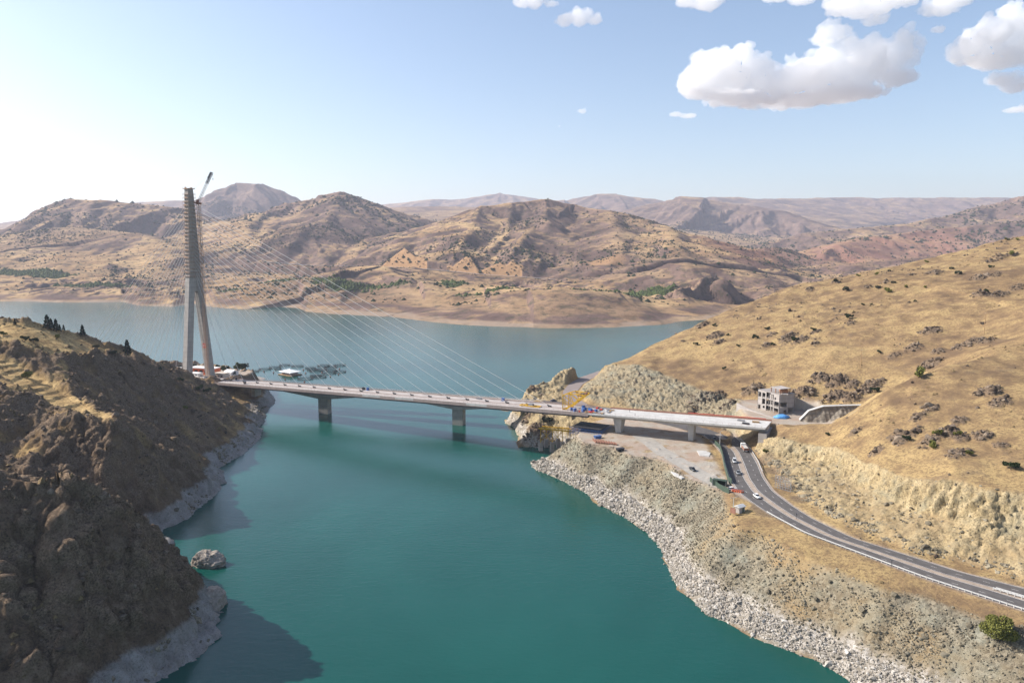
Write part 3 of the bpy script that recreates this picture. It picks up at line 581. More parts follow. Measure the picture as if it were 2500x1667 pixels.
for crest, k, rr_ in HILLS:
    P3 = [D(*q) for q in crest]; x0, x1 = min(q[0] for q in P3), max(q[0] for q in P3); zmx = max(q[2] for q in P3)
    d, zc = dist_line(X + fbm(X / 700, Y / 700, 3, 8) * 60 * min(1, k * 2), Y + fbm(X / 700, Y / 700, 3, 9) * 60, P3)
    hz = zc - k * (np.sqrt(d * d + rr_ * rr_) - rr_) * (1 - 0.15 * np.clip(d / 1500, 0, 1))
    sm = 10 + 0.004 * Y; dl = np.clip((hz - Zf) / sm, -1, 1); Zf = np.where(np.abs(dl) < 1, (Zf + hz + sm * (1 + dl * dl) / 2) / 2, np.maximum(Zf, hz))
gy = np.gradient(Zf, axis=0) / np.gradient(Y, axis=0); gx = np.gradient(Zf, axis=1) / np.gradient(X, axis=1)
slope = np.hypot(gx, gy); sl = np.maximum(slope, .03); k_ = np.clip(sl * 2.6, 0, 1.15); dxn, dyn = -gy / sl * k_, gx / sl * k_
land = sstep(10, 120, sd); amp = np.clip(slope * 2.4, 0.05, 1)
g1 = gully(X, Y, dxn, dyn, 1 / 420., 5, 3); g2 = gully(X, Y, dxn, dyn, 1 / 130., 3, 23)
far_k = 1 + np.clip((Y - 3500) / 6000, 0, 1) * 1.6
g0 = gully(X, Y, dxn, dyn, 1 / 1300., 3, 33)
Zf = Zf + land * amp * (g1 * 22 * far_k + g2 * 8 + g0 * 30 * np.clip((Y - 4500) / 3000, 0, 1)) + land * (fbm(X / 90, Y / 90, 5, 71) * 8 * np.clip(.5 + slope * 2, 0, 1) + fbm(X / 260, Y / 260, 3, 72) * 11 * np.clip(.4 + slope * 3, 0, 1))
Zf = np.where(sd > 0, np.maximum(Zf, 0.2 + sd * .02), Zf)
# road benches and cut slopes across the water
hwy = [D(*q) for q in [(640, 640, 2300), (760, 650, 2150), (900, 652, 2050), (1000, 655, 2000), (1080, 662, 1960), (1180, 672, 1920), (1280, 678, 1900), (1400, 688, 1860), (1500, 700, 1830), (1560, 705, 1820), (1650, 700, 1850), (1750, 697, 1880), (1850, 694, 1900), (1960, 690, 1950)]]
dR, zR = dist_line(X, Y, hwy); U = CX + FPX * X / Y; up = Y > np.interp(U, [CX + FPX * q[0] / q[1] for q in hwy], [q[1] for q in hwy]); cutm = np.zeros_like(X)
for cx_, wl_, wr_, hh in ((990, 62, 60, 46), (1146, 56, 30, 40), (1222, 66, 60, 30)):
    tri = np.clip(1 - np.where(U < cx_, (cx_ - U) / wl_, (U - cx_) / wr_), 0, 1); sp_ = zR + hh * tri * 1.15; pl = zR + .62 * (dR - 12); m_ = up & (dR < 150) & (tri > 0); Zc = np.minimum(sp_, pl); g_ = m_ & (Zc > Zf - 6) & (pl < sp_ + 4) & (dR > 12)
    Zf = np.where(m_, np.maximum(Zf * 1.0, Zc), Zf); Zf = np.where(m_ & (tri > .12) & (Zf > pl), np.maximum(pl, zR), Zf); cutm = np.maximum(cutm, (m_ & (np.abs(Zf - pl) < 1.5) & (dR > 12)) * 1.0)
w_ = sstep(34, 11, dR); Zf = Zf * (1 - w_) + (zR) * w_
gy = np.gradient(Zf, axis=0) / np.gradient(Y, axis=0); gx = np.gradient(Zf, axis=1) / np.gradient(X, axis=1); slope = np.hypot(gx, gy)
def blob(px, py, Yc, wx, wy): return np.exp(-(((U - px) / wx) ** 2 + ((Y - Yc) / wy) ** 2))
red = sum(blob(*b) for b in [(1790, 625, 2400, 90, 300), (1850, 640, 2600, 60, 300), (2100, 610, 3200, 180, 500), (2250, 600, 3300, 120, 500), (1840, 0, 2300, 40, 200)])
cut = np.maximum(cutm, .8 * sstep(.5, .75, blob(1480, 0, 1960, 70, 55) + .3 * fbm(X / 60, Y / 60, 3, 2)) * up) + 0 * sstep(.5, .75, sum(blob(*b) for b in [(985, 0, 2120, 45, 75), (1130, 0, 2030, 30, 60), (1200, 0, 1990, 55, 50), (1480, 0, 1930, 70, 60)]) + .25 * fbm(X / 60, Y / 60, 3, 2))
gp = fbm(X / 45, Y / 45, 4, 55)
GREEN = [(80, 0, 2050, 140, 70), (230, 0, 1900, 120, 30), (700, 0, 1850, 70, 60), (860, 0, 1640, 90, 45), (800, 0, 1700, 50, 40), (940, 0, 1640, 60, 40), (1110, 0, 1720, 50, 60), (1100, 0, 1600, 40, 40), (1180, 0, 1500, 90, 22), (1600, 0, 1600, 60, 60), (1560, 0, 1560, 40, 60), (1480, 0, 1440, 120, 16), (560, 0, 1720, 40, 25)]
grn_raw = sum(blob(*b) for b in GREEN); grn = sstep(.5, .75, grn_raw + .45 * gp) * land
rockf = np.clip(sstep(0.22, 0.5, slope + 0.16 * fbm(X / 140, Y / 140, 4, 44)) + 0.55 * sstep(-.15, .3, fbm(X / 500, Y / 500, 4, 45)) + sstep(4000, 6500, Y) * 0.35, 0, 1)
palef = sstep(4.8, 2.2, Zf + fbm(X / 60, Y / 60, 4, 5) * 3) * (sd < 260) * (.35 + .65 * sstep(-.2, .25, fbm(X / 110, Y / 110, 3, 16))); rockf = np.clip(rockf + .9 * sstep(15, 9, Zf) * sstep(2.5, 5, Zf) * sstep(-.3, .1, fbm(X / 80, Y / 80, 3, 6)), 0, 1)
V = np.stack([X, Y, Zf], -1).reshape(-1, 3); idx = np.arange(nrr * na).reshape(nrr, na)
F = np.stack([idx[:-1, :-1], idx[:-1, 1:], idx[1:, 1:], idx[1:, :-1]], -1).reshape(-1, 4); F = F[(Zf.ravel()[F] > -8).any(1)]
used = np.unique(F); mp = np.full(nrr * na, -1); mp[used] = np.arange(len(used))
tag(big_mesh('hills', V[used], mp[F], M['ground_far'], {k: a.ravel()[used] for k, a in dict(rock=rockf, red=np.clip(red, 0, 1) * 0.5, cut=cut, green=grn * 0.7, pale=palef).items()}), kind='structure')
FX, FY, FZ, FSL, FSD, FGR, FRK = X, Y, Zf, slope, sd, grn, rockf

# ------------------------------------------------------------------ lake
def flat_sheet(name, pts, z, mat):
    return MB().add([(p_[0], p_[1], z) for p_ in pts], [tuple(range(len(pts)))]).build(name, mat)
tag(flat_sheet('lake_water', [(-22500, -400), (22500, -400), (22500, 22000), (-22500, 22000)], 0.0, M['water']), kind='structure')
# ------------------------------------------------------------------ roads
def resample(pts, n):
    P_ = np.array(pts, float); d = np.r_[0, np.cumsum(np.linalg.norm(np.diff(P_, axis=0), axis=1))]; s_ = np.linspace(0, d[-1], n)
    Q = np.stack([np.interp(s_, d, P_[:, k]) for k in range(3)], 1)
    for _ in range(3): Q[1:-1] = (Q[:-2] + 2 * Q[1:-1] + Q[2:]) / 4
    return Q
def strip(name, a, b, mat, dz=0.0):
    n = len(a); m = MB(); v = [(*p_[:2], p_[2] + dz) for p_ in a] + [(*p_[:2], p_[2] + dz) for p_ in b]
    m.add(v, [(i, i + 1, n + i + 1, n + i) for i in range(n - 1)]); return m.build(name, mat)
def side(c, w):
    """the line w metres to the right of a centre line"""
    c = np.array(c); t_ = np.gradient(c, axis=0); nrm = np.stack([t_[:, 1], -t_[:, 0]], 1); nrm /= np.linalg.norm(nrm, axis=1, keepdims=True) + 1e-9
    o = c.copy(); o[:, :2] += nrm * w; return o
NE = PZ([(1716, 1062), (1742, 1083), (1763, 1108), (1770, 1140), (1782, 1172), (1803, 1203), (1840, 1230), (1880, 1257), (1965, 1303), (2097, 1352), (2257, 1412), (2500, 1491)], 22) + [W(170, 178, 22), W(200, 142, 22)]
FE = farR
NEs, FEs = resample(NE, 160), resample(FE, 160)
def lane(f): return NEs * (1 - f) + FEs * f
tag(strip('road_shoulder', lane(-0.03), lane(1.04), M['median'], -0.02), kind='structure')
tag(strip('road', lane(0.02), lane(0.43), M['asphalt'], 0.01), kind='structure')
tag(strip('road', lane(0.57), lane(0.98), M['asphalt'], 0.01), kind='structure')
mk = MB()
def mark(f, w, m=mk, dash=None):
    a, b = lane(f), lane(f + w / 16.0)
    for i in range(len(a) - 1):
        if dash and i % 4 > 0: continue
        m.add([(*a[i][:2], 22.024), (*a[i + 1][:2], 22.024), (*b[i + 1][:2], 22.024), (*b[i][:2], 22.024)], [(0, 1, 2, 3)])
for f_ in (0.035, 0.41, 0.585, 0.955): mark(f_, 0.16)
mark(0.22, 0.12, dash=1); mark(0.775, 0.12, dash=1)
tag(mk.build('road_markings', M['line']), kind='structure')
ro = resample([W(113, 404, 22)] + roadOld[1:], 60)
tag(strip('old_road', side(ro, -6.5), side(ro, 6.5), M['asphalt'], 0.0), kind='structure')
rh = resample(roadHead, 50)
tag(strip('headland_road', side(rh, -5.2), side(rh, 5.2), M['asphalt_pale'], 0.012), kind='structure')
gr = [R_.hit(*q) for q in [(1560, 1062), (1585, 1078), (1612, 1100), (1650, 1122), (1690, 1146), (1730, 1168), (1768, 1186)]]
gr = resample(gr, 50); gz = np.array([[q[0], q[1], R_.h(q[0], q[1])] for q in gr])
def drape(c, w, name, mat, k=7, dz=.1):
    rows = [side(c, w * (2 * i / (k - 1) - 1)) for i in range(k)]; m = MB(); n = len(c)
    for r_ in rows: m.v += [(q[0], q[1], R_.h(q[0], q[1]) + dz) for q in r_]
    m.f = [(i * n + j, i * n + j + 1, (i + 1) * n + j + 1, (i + 1) * n + j) for i in range(k - 1) for j in range(n - 1)]
    return m.build(name, mat)
tag(drape(gz, 4.4, 'gravel_road', M['gravel_road']), kind='structure')
def hwy_strip():
    c = resample(hwy, 90); return strip('far_highway', side(c, -9), side(c, 9), M['asphalt_pale'], 2.0)
tag(hwy_strip(), kind='structure')
def guardrail(f, name, label, i0, i1, mat, step=3):
    a = lane(f); root = empty(name, tuple(a[i0])); tag(root, label, 'guardrail'); o = Vector(a[i0]); m = MB()
    for i in range(i0, i1 - 1): m.bar(Vector(a[i]) - o + Vector((0, 0, .68)), Vector(a[i + 1]) - o + Vector((0, 0, .68)), .12, .36)
    m.build('rail', mat, root)
    pm = MB().box((0, 0, .45), (.22, .22, .9)).build('post', M['concrete_new'], root); first = True
    for i in range(i0, i1, step):
        q = pm if first else pm.copy()
        if not first: col.objects.link(q); q.parent = root
        first = False; q.location = Vector(a[i]) - o
guardrail(0.0, 'guardrail', 'long pale guardrail along the lake side edge of the road', 66, 160, M['galv'], 1)
guardrail(0.475, 'guardrail', 'pale guardrail in the middle of the road beside the lake side lanes', 108, 160, M['galv'], 1)
guardrail(0.525, 'guardrail', 'pale guardrail in the middle of the road beside the cliff side lanes', 108, 160, M['galv'], 1)
guardrail(1.015, 'guardrail', 'short pale guardrail at the foot of the cliff beside the truck', 8, 40, M['galv'], 2)

# ------------------------------------------------------------------ cable-stayed bridge
AX = Vector((0.875, -0.484, 0)).normalized(); NX = Vector((-AX.y, AX.x, 0)); T0 = Vector((-254.0, 589.7, 0)); RZ = math.atan2(AX.y, AX.x)
def dz(t): return 20 + 0.033 * max(t, 0)
def BP(t, n, z): return T0 + AX * t + NX * n + Vector((0, 0, z))
bridge = empty('cable_stayed_bridge', BP(0, 0, 0), 0)
tag(bridge, 'long cable stayed road bridge with one tall A shaped concrete tower at its left end', 'bridge')
def LB(t, n, z): return AX * t + NX * n + Vector((0, 0, z))
HW = 8.4
def section(t0, t1, secs, steps):
    m = MB(); ring = []
    for i in range(steps + 1):
        t_ = t0 + (t1 - t0) * i / steps; ring.append([LB(t_, n_, dz(t_) + z_) for n_, z_ in secs])
    return m.hull(ring)
dk = section(-175, 345, [(-HW, 0), (HW, 0), (HW, -.8), (5.2, -2.3), (-5.2, -2.3), (-HW, -.8)], 40).build('deck', M['deck'], bridge)
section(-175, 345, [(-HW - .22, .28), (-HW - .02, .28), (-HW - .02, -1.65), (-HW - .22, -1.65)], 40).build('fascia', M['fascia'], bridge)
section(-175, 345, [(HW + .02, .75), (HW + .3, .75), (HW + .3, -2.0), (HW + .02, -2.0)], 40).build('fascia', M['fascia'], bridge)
section(-175, 345, [(-HW - .3, -1.67), (-HW + .6, -1.67), (-6.0, -2.45), (-HW - .1, -2.5)], 40).build('underside_shade_strip', M['under_shade'], bridge)  # black strip paints the shaded underside along the near deck edge
for t_ in (178, 206, 262):                                    # pale precast panels on the near fascia
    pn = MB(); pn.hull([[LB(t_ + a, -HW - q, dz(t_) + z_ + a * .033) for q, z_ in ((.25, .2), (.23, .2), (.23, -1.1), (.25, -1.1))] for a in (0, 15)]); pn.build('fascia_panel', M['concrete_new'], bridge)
m = MB()
for sgn in (-1, 1):
    n_ = sgn * (HW + .1)
    for z_ in (.7, 1.1): m.bar(LB(-20, n_, dz(-20) + z_ + .2), LB(345, n_, dz(345) + z_ + .2), .05)
    for i in range(0, 120): t_ = -10 + i * 3; m.bar(LB(t_, n_, dz(t_) + .2), LB(t_, n_, dz(t_) + 1.35), .06)
m.build('railing', M['rust'], bridge)
m = MB(); m.hull([[LB(t_, n_, dz(t_) + z_) for n_, z_ in ((-.9, .02), (.9, .02), (.9, .16), (-.9, .16))] for t_ in (10, 345)]).build('median_strip', M['fascia'], bridge)
# right approach: white concrete box girder
appr = section(345.2, 443, [(-HW - .4, .0), (HW + .4, .0), (HW + .4, -.55), (4.6, -1.0), (3.6, -2.9), (-3.6, -2.9), (-4.6, -1.0), (-HW - .4, -.55)], 12).build('approach_deck', M['concrete_new'], bridge)
section(345.2, 443, [(-HW - .75, .35), (-HW - .42, .35), (-HW - .42, -.62), (-HW - .75, -.62)], 12).build('fascia', M['concrete_new'], bridge)
section(352, 443, [(HW + .42, .9), (HW + .8, .9), (HW + .8, -.6), (HW + .42, -.6)], 12).build('edge_formwork', M['rust'], bridge)
section(398, 440, [(HW + .9, 1.15), (HW + 1.1, 1.15), (HW + 1.1, .6), (HW + .9, .6)], 6).build('edge_net', M['red'], bridge)
m = MB()
for i in range(28): t_ = 352 + i * 3.3; m.bar(LB(t_, -HW - .6, dz(t_) + .3), LB(t_, -HW - .6, dz(t_) + 1.3), .06)
m.bar(LB(352, -HW - .6, dz(352) + 1.3), LB(441, -HW - .6, dz(441) + 1.3), .05); m.build('railing', M['rust'], bridge)
def vpier(t_, wt, wb, lt, lb, gz_, name='approach_pier'):
    top = dz(t_) - 2.88; secs = []
    for z_, w_, l_ in ((gz_ - 2, wb, lb), (gz_ + 1.0, wb, lb), (gz_ + 4.5, wb + (wt - wb) * .35, lb + (lt - lb) * .4), (top - 1.2, wt * .92, lt), (top, wt, lt)):
        c = .35; hw_, hl = w_ / 2, l_ / 2
        secs.append([LB(t_ + a, n_, z_) for n_, a in ((-hw_ + c, -hl), (hw_ - c, -hl), (hw_, -hl + c), (hw_, hl - c), (hw_ - c, hl), (-hw_ + c, hl), (-hw_, hl - c), (-hw_, -hl + c))])
    return MB().hull(secs).build(name, M['concrete_new'], bridge)
vpier(361, 7.6, 4.4, 5.0, 3.2, 19.5); vpier(403, 5.2, 4.2, 3.6, 2.8, 20)
m = MB().hull([[LB(439.5 + a, n_, z_) for n_, z_ in ((-HW, 20), (HW, 20), (HW, dz(442) - 3.02), (-HW, dz(442) - 3.02))] for a in (0, 4.2)]).build('abutment', M['concrete_raw'], bridge)
# cables and their anchors on the deck's middle line
cab0 = None
def stay(p, q):
    global cab0
    p, q = Vector(p), Vector(q); L = (q - p).length; n_ = 12
    if cab0 is None:
        me = MB().tube((0, 0, 0), (0, 0, 1), .115, .115, 6, False).build('stay_cable', M['cable'], bridge, True); cab0 = me; o = me
    else: o = cab0.copy(); col.objects.link(o); o.parent = bridge
    o.location = p; o.rotation_euler = (q - p).to_track_quat('Z', 'Y').to_euler(); o.scale = (1, 1, L)
anch = MB().box((0, 0, .45), (2.4, .7, .9), 0, .8).box((-1.2, 0, .95), (1.0, .5, .5)).build('cable_anchor', M['dark'], bridge)
anch.rotation_euler = (0, 0, RZ)
for i in range(20):
    t_ = 37 + 14.67 * i; zt = 103.5 + i * 3.0
    stay(LB(2.3, 0, zt), LB(t_, 0, dz(t_) + .8))
    o = anch if i == 0 else anch.copy()
    if i: col.objects.link(o); o.parent = bridge
    o.location = LB(t_ + .6, 0, dz(t_) + .1)
for i in range(20): stay(LB(-2.3, 0, 103.5 + i * 3.0), LB(-14 - 8.1 * i, 0, 20.6 + .2))
# pylon
pyl = MB()
def prism(n0, n1, z0, z1, w0, w1, d0, d1, m=pyl, steps=10):
    secs = []
    for i in range(steps + 1):
        k = i / steps; n_ = n0 + (n1 - n0) * k; w_ = (w0 + (w1 - w0) * k) / 2; dd = (d0 + (d1 - d0) * k) / 2; z_ = z0 + (z1 - z0) * k; c = .3
        secs.append([LB(a, n_ + b, z_) for a, b in ((-dd + c, -w_), (dd - c, -w_), (dd, -w_ + c), (dd, w_ - c), (dd - c, w_), (-dd + c, w_), (-dd, w_ - c), (-dd, -w_ + c))])
    m.hull(secs)
prism(0, 0, 106.6, 171.0, 10.7, 4.6, 5.3, 4.9, steps=22); pylon = pyl.build('pylon', M['concrete'], bridge)
for s_ in (-1, 1):
    m = MB(); prism(s_ * 11.8, s_ * 2.68, 12.0, 106.5, 5.5, 5.3, 5.6, 5.3, m, 24); lg = m.build('leg', M['concrete'], pylon)
    m2 = MB()
    for z_ in np.arange(22, 104, 3.2): n_ = s_ * (11.8 - (z_ - 12) * .0965); m2.box(LB(-2.86, n_ + .6, z_), (.12, .9, 1.1), RZ)
    m2.build('ladder_bracket', M['rust'], pylon)
m = MB(); m.hull([[LB(a, n_, z_) for n_, z_ in ((-4.0, 91), (4.0, 91), (2.6, 106.5), (-2.6, 106.5))] for a in (-2.2, 2.2)]).build('web_wall', M['concrete'], pylon)
pm = None
for i in range(23):
    z_ = 103 + i * 2.9; k = (z_ - 106.6) / 64.4; wn_ = (10.7 + (4.6 - 10.7) * k) / 2 if k > 0 else 5.4; dd = 2.65 - .2 * max(k, 0); m = MB(); e = .95
    for (a0, a1, b0, b1) in ((-dd - e, dd + e, -wn_ - e, -wn_ - .08), (-dd - e, dd + e, wn_ + .08, wn_ + e), (-dd - e, -dd - .08, -wn_, wn_), (dd + .08, dd + e, -wn_, wn_)):
        m.box(LB((a0 + a1) / 2, (b0 + b1) / 2, z_), (a1 - a0, b1 - b0, .14), RZ)
    for hz in (.55, 1.05):
        cs = [LB(a, b, z_ + hz) for a, b in ((-dd - e, -wn_ - e), (dd + e, -wn_ - e), (dd + e, wn_ + e), (-dd - e, wn_ + e))]
        for a, b in zip(cs, cs[1:] + cs[:1]): m.bar(a, b, .07)
    for a in (-1, -.33, .33, 1):
        for b in (-1, -.33, .33, 1):
            if max(abs(a), abs(b)) == 1: m.bar(LB(a * (dd + e), b * (wn_ + e), z_ - 1.5), LB(a * (dd + e), b * (wn_ + e), z_ + 1.1), .07)
    if i % 3 != 1: m.box(LB(-dd - e, rnd.uniform(-.4, .4) * wn_, z_ + .5), (.06, wn_ * rnd.uniform(.6, 1.5), 1.0), RZ)
    if i % 2: m.box(LB(rnd.uniform(-.6, .6), -wn_ - e, z_ + .5), (dd * rnd.uniform(.8, 1.6), .06, 1.0), RZ)
    m.build('scaffold_platform', M['scaffold'], pylon)
m = MB(); m.box(LB(0, 0, 171.3), (6.6, 6.4, .5), RZ).box(LB(-1, -2, 172.0), (1.2, .8, 1.0), RZ).box(LB(1.6, 1, 171.9), (.8, 1.6, .8), RZ)
for a in (-3.2, -1, 1, 3.2):
    for b in (-3.1, 3.1): m.bar(LB(a, b, 171.3), LB(a, b, 172.6), .08)
for b in (-3.1, 3.1): m.bar(LB(-3.2, b, 172.5), LB(3.2, b, 172.5), .07)
m.build('top_formwork', M['scaffold'], pylon)
# flag on the right leg
zf = 46.5; nf = 11.8 - (zf - 12) * .0965 - 2.72
flag = empty('flag', BP(1.2, nf, zf)); tag(flag, 'red flag with white crescent and star hung on the right leg of the tower', 'flag')
lean = -.0965
def FP(a, b, off): return AX * a + NX * (b * lean - off) + Vector((0, 0, b))
MB().add([FP(a, b, o_) for o_ in (.02, .08) for a, b in ((-1.7, -2), (1.7, -2), (1.7, 2), (-1.7, 2))], [(3, 2, 1, 0), (4, 5, 6, 7), (0, 1, 5, 4), (1, 2, 6, 5), (2, 3, 7, 6), (3, 0, 4, 7)]).build('cloth', M['red'], flag)
m = MB(); n_ = 20; o1 = [(-.35 + .95 * math.cos(t_), .95 * math.sin(t_)) for t_ in np.linspace(.62, 2 * math.pi - .62, n_)]; o2 = [(-.12 + .76 * math.cos(t_), .76 * math.sin(t_)) for t_ in np.linspace(.82, 2 * math.pi - .82, n_)]
m.add([FP(a, b, .11) for a, b in o1 + o2], [(i, i + 1, n_ + i + 1, n_ + i) for i in range(n_ - 1)])
st = [((.75 + (.5 if i % 2 == 0 else .2) * math.cos(math.pi + i * math.pi / 5)), (.5 if i % 2 == 0 else .2) * math.sin(math.pi + i * math.pi / 5)) for i in range(10)]
m.add([FP(a, b, .11) for a, b in st] + [FP(.75, 0, .11)], [(i, (i + 1) % 10, 10) for i in range(10)]); m.build('crescent_and_star', M['white'], flag, fix=False)
# crane on the tower
crane = empty('tower_crane', BP(5.4, 4.2, 20.2)); tag(crane, 'luffing crane with lattice mast climbing beside the bridge tower and raised jib', 'crane')
def lattice(m, p, q, w, step, r=.09):
    p, q = Vector(p), Vector(q); d = (q - p); L = d.length; d.normalize(); u = Vector((0, 0, 1)) if abs(d.z) < .9 else Vector(AX); x = d.cross(u).normalized(); y = x.cross(d); n_ = max(1, int(L / step))
    cs = [(x * a + y * b) * w / 2 for a, b in ((-1, -1), (1, -1), (1, 1), (-1, 1))]
    for c in cs: m.bar(p + c, q + c, r * 1.5)
    for i in range(n_):
        for k in range(4): m.bar(p + d * L * i / n_ + cs[k], p + d * L * (i + 1) / n_ + cs[(k + 1) % 4], r); m.bar(p + d * L * i / n_ + cs[k], p + d * L * i / n_ + cs[(k + 1) % 4], r)
m = MB(); lattice(m, (0, 0, 0), (0, 0, 139), 2.0, 2.6, .13); m.build('mast', M['scaffold'], crane)
m = MB()
for z_ in (75, 100, 125): m.bar((0, 0, z_), -AX * 3.2 - NX * 2 + Vector((0, 0, z_)), .3)
m.build('wall_tie', M['steel'], crane)
m = MB(); m.box((0, 0, 139.8), (3.2, 3.2, 1.4), RZ); m.box(-AX * 3 + Vector((0, 0, 140.6)), (5.5, 2.2, .9), RZ); m.box(AX * .8 + NX * -1.4 + Vector((0, 0, 141.6)), (1.5, 1.3, 2), RZ); m.build('slewing_platform', M['rust'], crane)
jb = Vector((0, 0, 141)); jt = jb + AX * 13.5 + NX * 3.0 + Vector((0, 0, 22.5)); je = jb + (jt - jb) * .63
m = MB(); lattice(m, jb, je, 1.5, 1.9, .09); m.build('jib', M['galv'], crane)
m = MB(); lattice(m, je, jt, 1.5, 1.6, .16); m.bar(je + (jt - je) * .02, jt, .6); m.build('jib_head', M['steel'], crane)
m = MB(); dj = (jt - jb).normalized(); m.bar(je + (jt - je) * .45 - AX * 1.4, jt - AX * 1.3, .8, .9); m.build('counterweight', M['dark'], crane)
m = MB(); m.bar(jt + AX * .9, jt + AX * .9 - Vector((0, 0, 5)), .09); m.box(jt + AX * .9 - Vector((0, 0, 5.3)), (.5, .4, .8)); m.build('hook_block', M['dark'], crane)
m = MB(); m.path([jt, jb - AX * 10 + Vector((0, 0, 7)), jb - AX * 16 + Vector((0, 0, 1.5))], .05, 4); m.build('pendant_cable', M['steel'], crane)

# ------------------------------------------------------------------ old girder bridge behind it
P1 = Vector((-143.0, 552.5, 0)); P2 = Vector((-38.0, 516.5, 0)); OA = (P2 - P1).normalized(); ON = Vector((-OA.y, OA.x, 0)); SP = (P2 - P1).length; ORZ = math.atan2(OA.y, OA.x)
old = empty('girder_bridge', P1); tag(old, 'older concrete girder bridge with haunched beam on two square piers in the water', 'bridge')
def OB(s_, n_, z_): return OA * s_ + ON * n_ + Vector((0, 0, z_))
secs = []
for i in range(73):
    s_ = -62 + (SP + 124) * i / 72; k = min(abs(s_), abs(s_ - SP)); kk = min(1, k / (SP / 2)); dep = 3.2 + 5.8 * (1 - kk) ** 1.25
    zt = 20.1
    secs.append([OB(s_, -3.4, zt - .9), OB(s_, 3.4, zt - .9), OB(s_, 3.2, zt - dep), OB(s_, -3.2, zt - dep)])
MB().hull(secs).build('box_girder', M['concrete_old'], old)
MB().hull([[OB(s_, n_, z_) for n_, z_ in ((-5.6, 20.25), (5.6, 20.25), (5.6, 19.75), (3.5, 19.22), (-3.5, 19.22), (-5.6, 19.75))] for s_ in (-64, SP + 63)]).build('deck', M['concrete_old'], old)
m = MB()
for s_ in (-5.5, 5.5): m.bar(OB(-64, s_, 21.2), OB(SP + 63, s_, 21.2), .1, .1); m.bar(OB(-64, s_, 20.75), OB(SP + 63, s_, 20.75), .1, .1)
for i in range(58):
    for s_ in (-5.5, 5.5): q = -62 + i * 4.05; m.bar(OB(q, s_, 20.2), OB(q, s_, 21.25), .12)
m.build('railing', M['galv'], old)
for q in (0, SP): MB().hull([[OB(q + a, b, z_) for a, b in ((-4, -2.8), (4, -2.8), (4, 2.8), (-4, 2.8))] for z_ in (-8, 11.6)]).build('pier', M['concrete_old'], old)
for q in (-62.5, SP + 61.5): MB().box(OB(q, 0, 14), (3, 8, 9.2), ORZ).build('abutment', M['concrete_old'], old)

# ------------------------------------------------------------------ vehicles
PAINT = {}
def paint(n, c):
    if n not in PAINT: PAINT[n] = plain('paint_' + n, c, .3, .06, 1.0, .5)
    return PAINT[n]
def oct_(x, w, z0, z1, c): return [(x, -w + c, z0), (x, w - c, z0), (x, w, z0 + c), (x, w, z1 - c), (x, w - c * .8, z1), (x, -w + c * .8, z1), (x, -w, z1 - c), (x, -w, z0 + c)]
WHEEL = {}
def wheels(root, xs_, y_, r):
    if r not in WHEEL:
        m = MB().tube((0, -.13, 0), (0, .13, 0), r, r, 14); t_ = m.build('wheel', M['tyre'], root); h = MB().tube((0, -.14, 0), (0, .14, 0), r * .55, r * .55, 10).build('rim', M['galv'], t_); WHEEL[r] = t_; first = True
    else: first = False
    for x in xs_:
        for y in (-y_, y_):
            if first: o = WHEEL[r]; first = False
            else: o = copy_tree(WHEEL[r], root)
            o.parent = root; o.location = (x, y, r)
def car(label, p, head, pn_, c, kind='sedan', name='car', cat='car'):
    root = empty(name, p, head); tag(root, label, cat, None); pt = paint(pn_, c)
    L = 2.2 if kind != 'van' else 2.4; hb = .95 if kind != 'van' else 1.1
    MB().hull([oct_(-L, .70, .45, hb - .15, .08), oct_(-L + .12, .84, .28, hb - .02, .1), oct_(-.9, .88, .25, hb, .1), oct_(.7, .88, .25, hb - .02, .1), oct_(L - .25, .84, .28, hb - .18, .1), oct_(L, .66, .42, hb - .3, .08)]).build('body', pt, root, True)
    if kind == 'sedan': cab_ = [(-1.75, .70, .0), (-1.15, .66, .48), (.15, .66, .5), (1.0, .70, .0)]
    elif kind == 'pickup': cab_ = [(-.55, .72, .0), (-.4, .68, .62), (.55, .68, .62), (1.25, .72, .0)]
    else: cab_ = [(-2.25, .78, .0), (-2.1, .74, .72), (.6, .74, .74), (1.5, .76, .0)]
    MB().hull([[(x, -w, hb - .03), (x, w, hb - .03), (x, w * .9, hb + max(h, .01)), (x, -w * .9, hb + max(h, .01))] for x, w, h in cab_]).build('windows', M['glass'], root)
    (x1, w1, h1), (x2, w2, h2) = cab_[1], cab_[2]
    MB().box(((x1 + x2) / 2, 0, hb + h1 + .035), (x2 - x1 + .1, w1 * 1.84, .07)).build('roof', pt, root, bevel=.02)
    if kind == 'pickup': MB().box((-1.35, 0, hb + .12), (1.5, 1.6, .25)).build('cargo_cover', M['dark'], root)
    wheels(root, (-1.35, 1.35), .80, .33)
    for y in (-.6, .6): MB().box((L - .06, y, hb - .32), (.1, .3, .14)).build('headlight', M['white'], root); MB().box((-L + .03, y, hb - .22), (.08, .28, .14)).build('tail_light', M['red'], root)
    return root
def rdir(p, f=0.2):
    a = lane(f); i = int(np.argmin(np.hypot(a[:, 0] - p[0], a[:, 1] - p[1]))); d_ = a[min(i + 1, 159)] - a[max(i - 1, 0)]; return math.atan2(d_[1], d_[0])
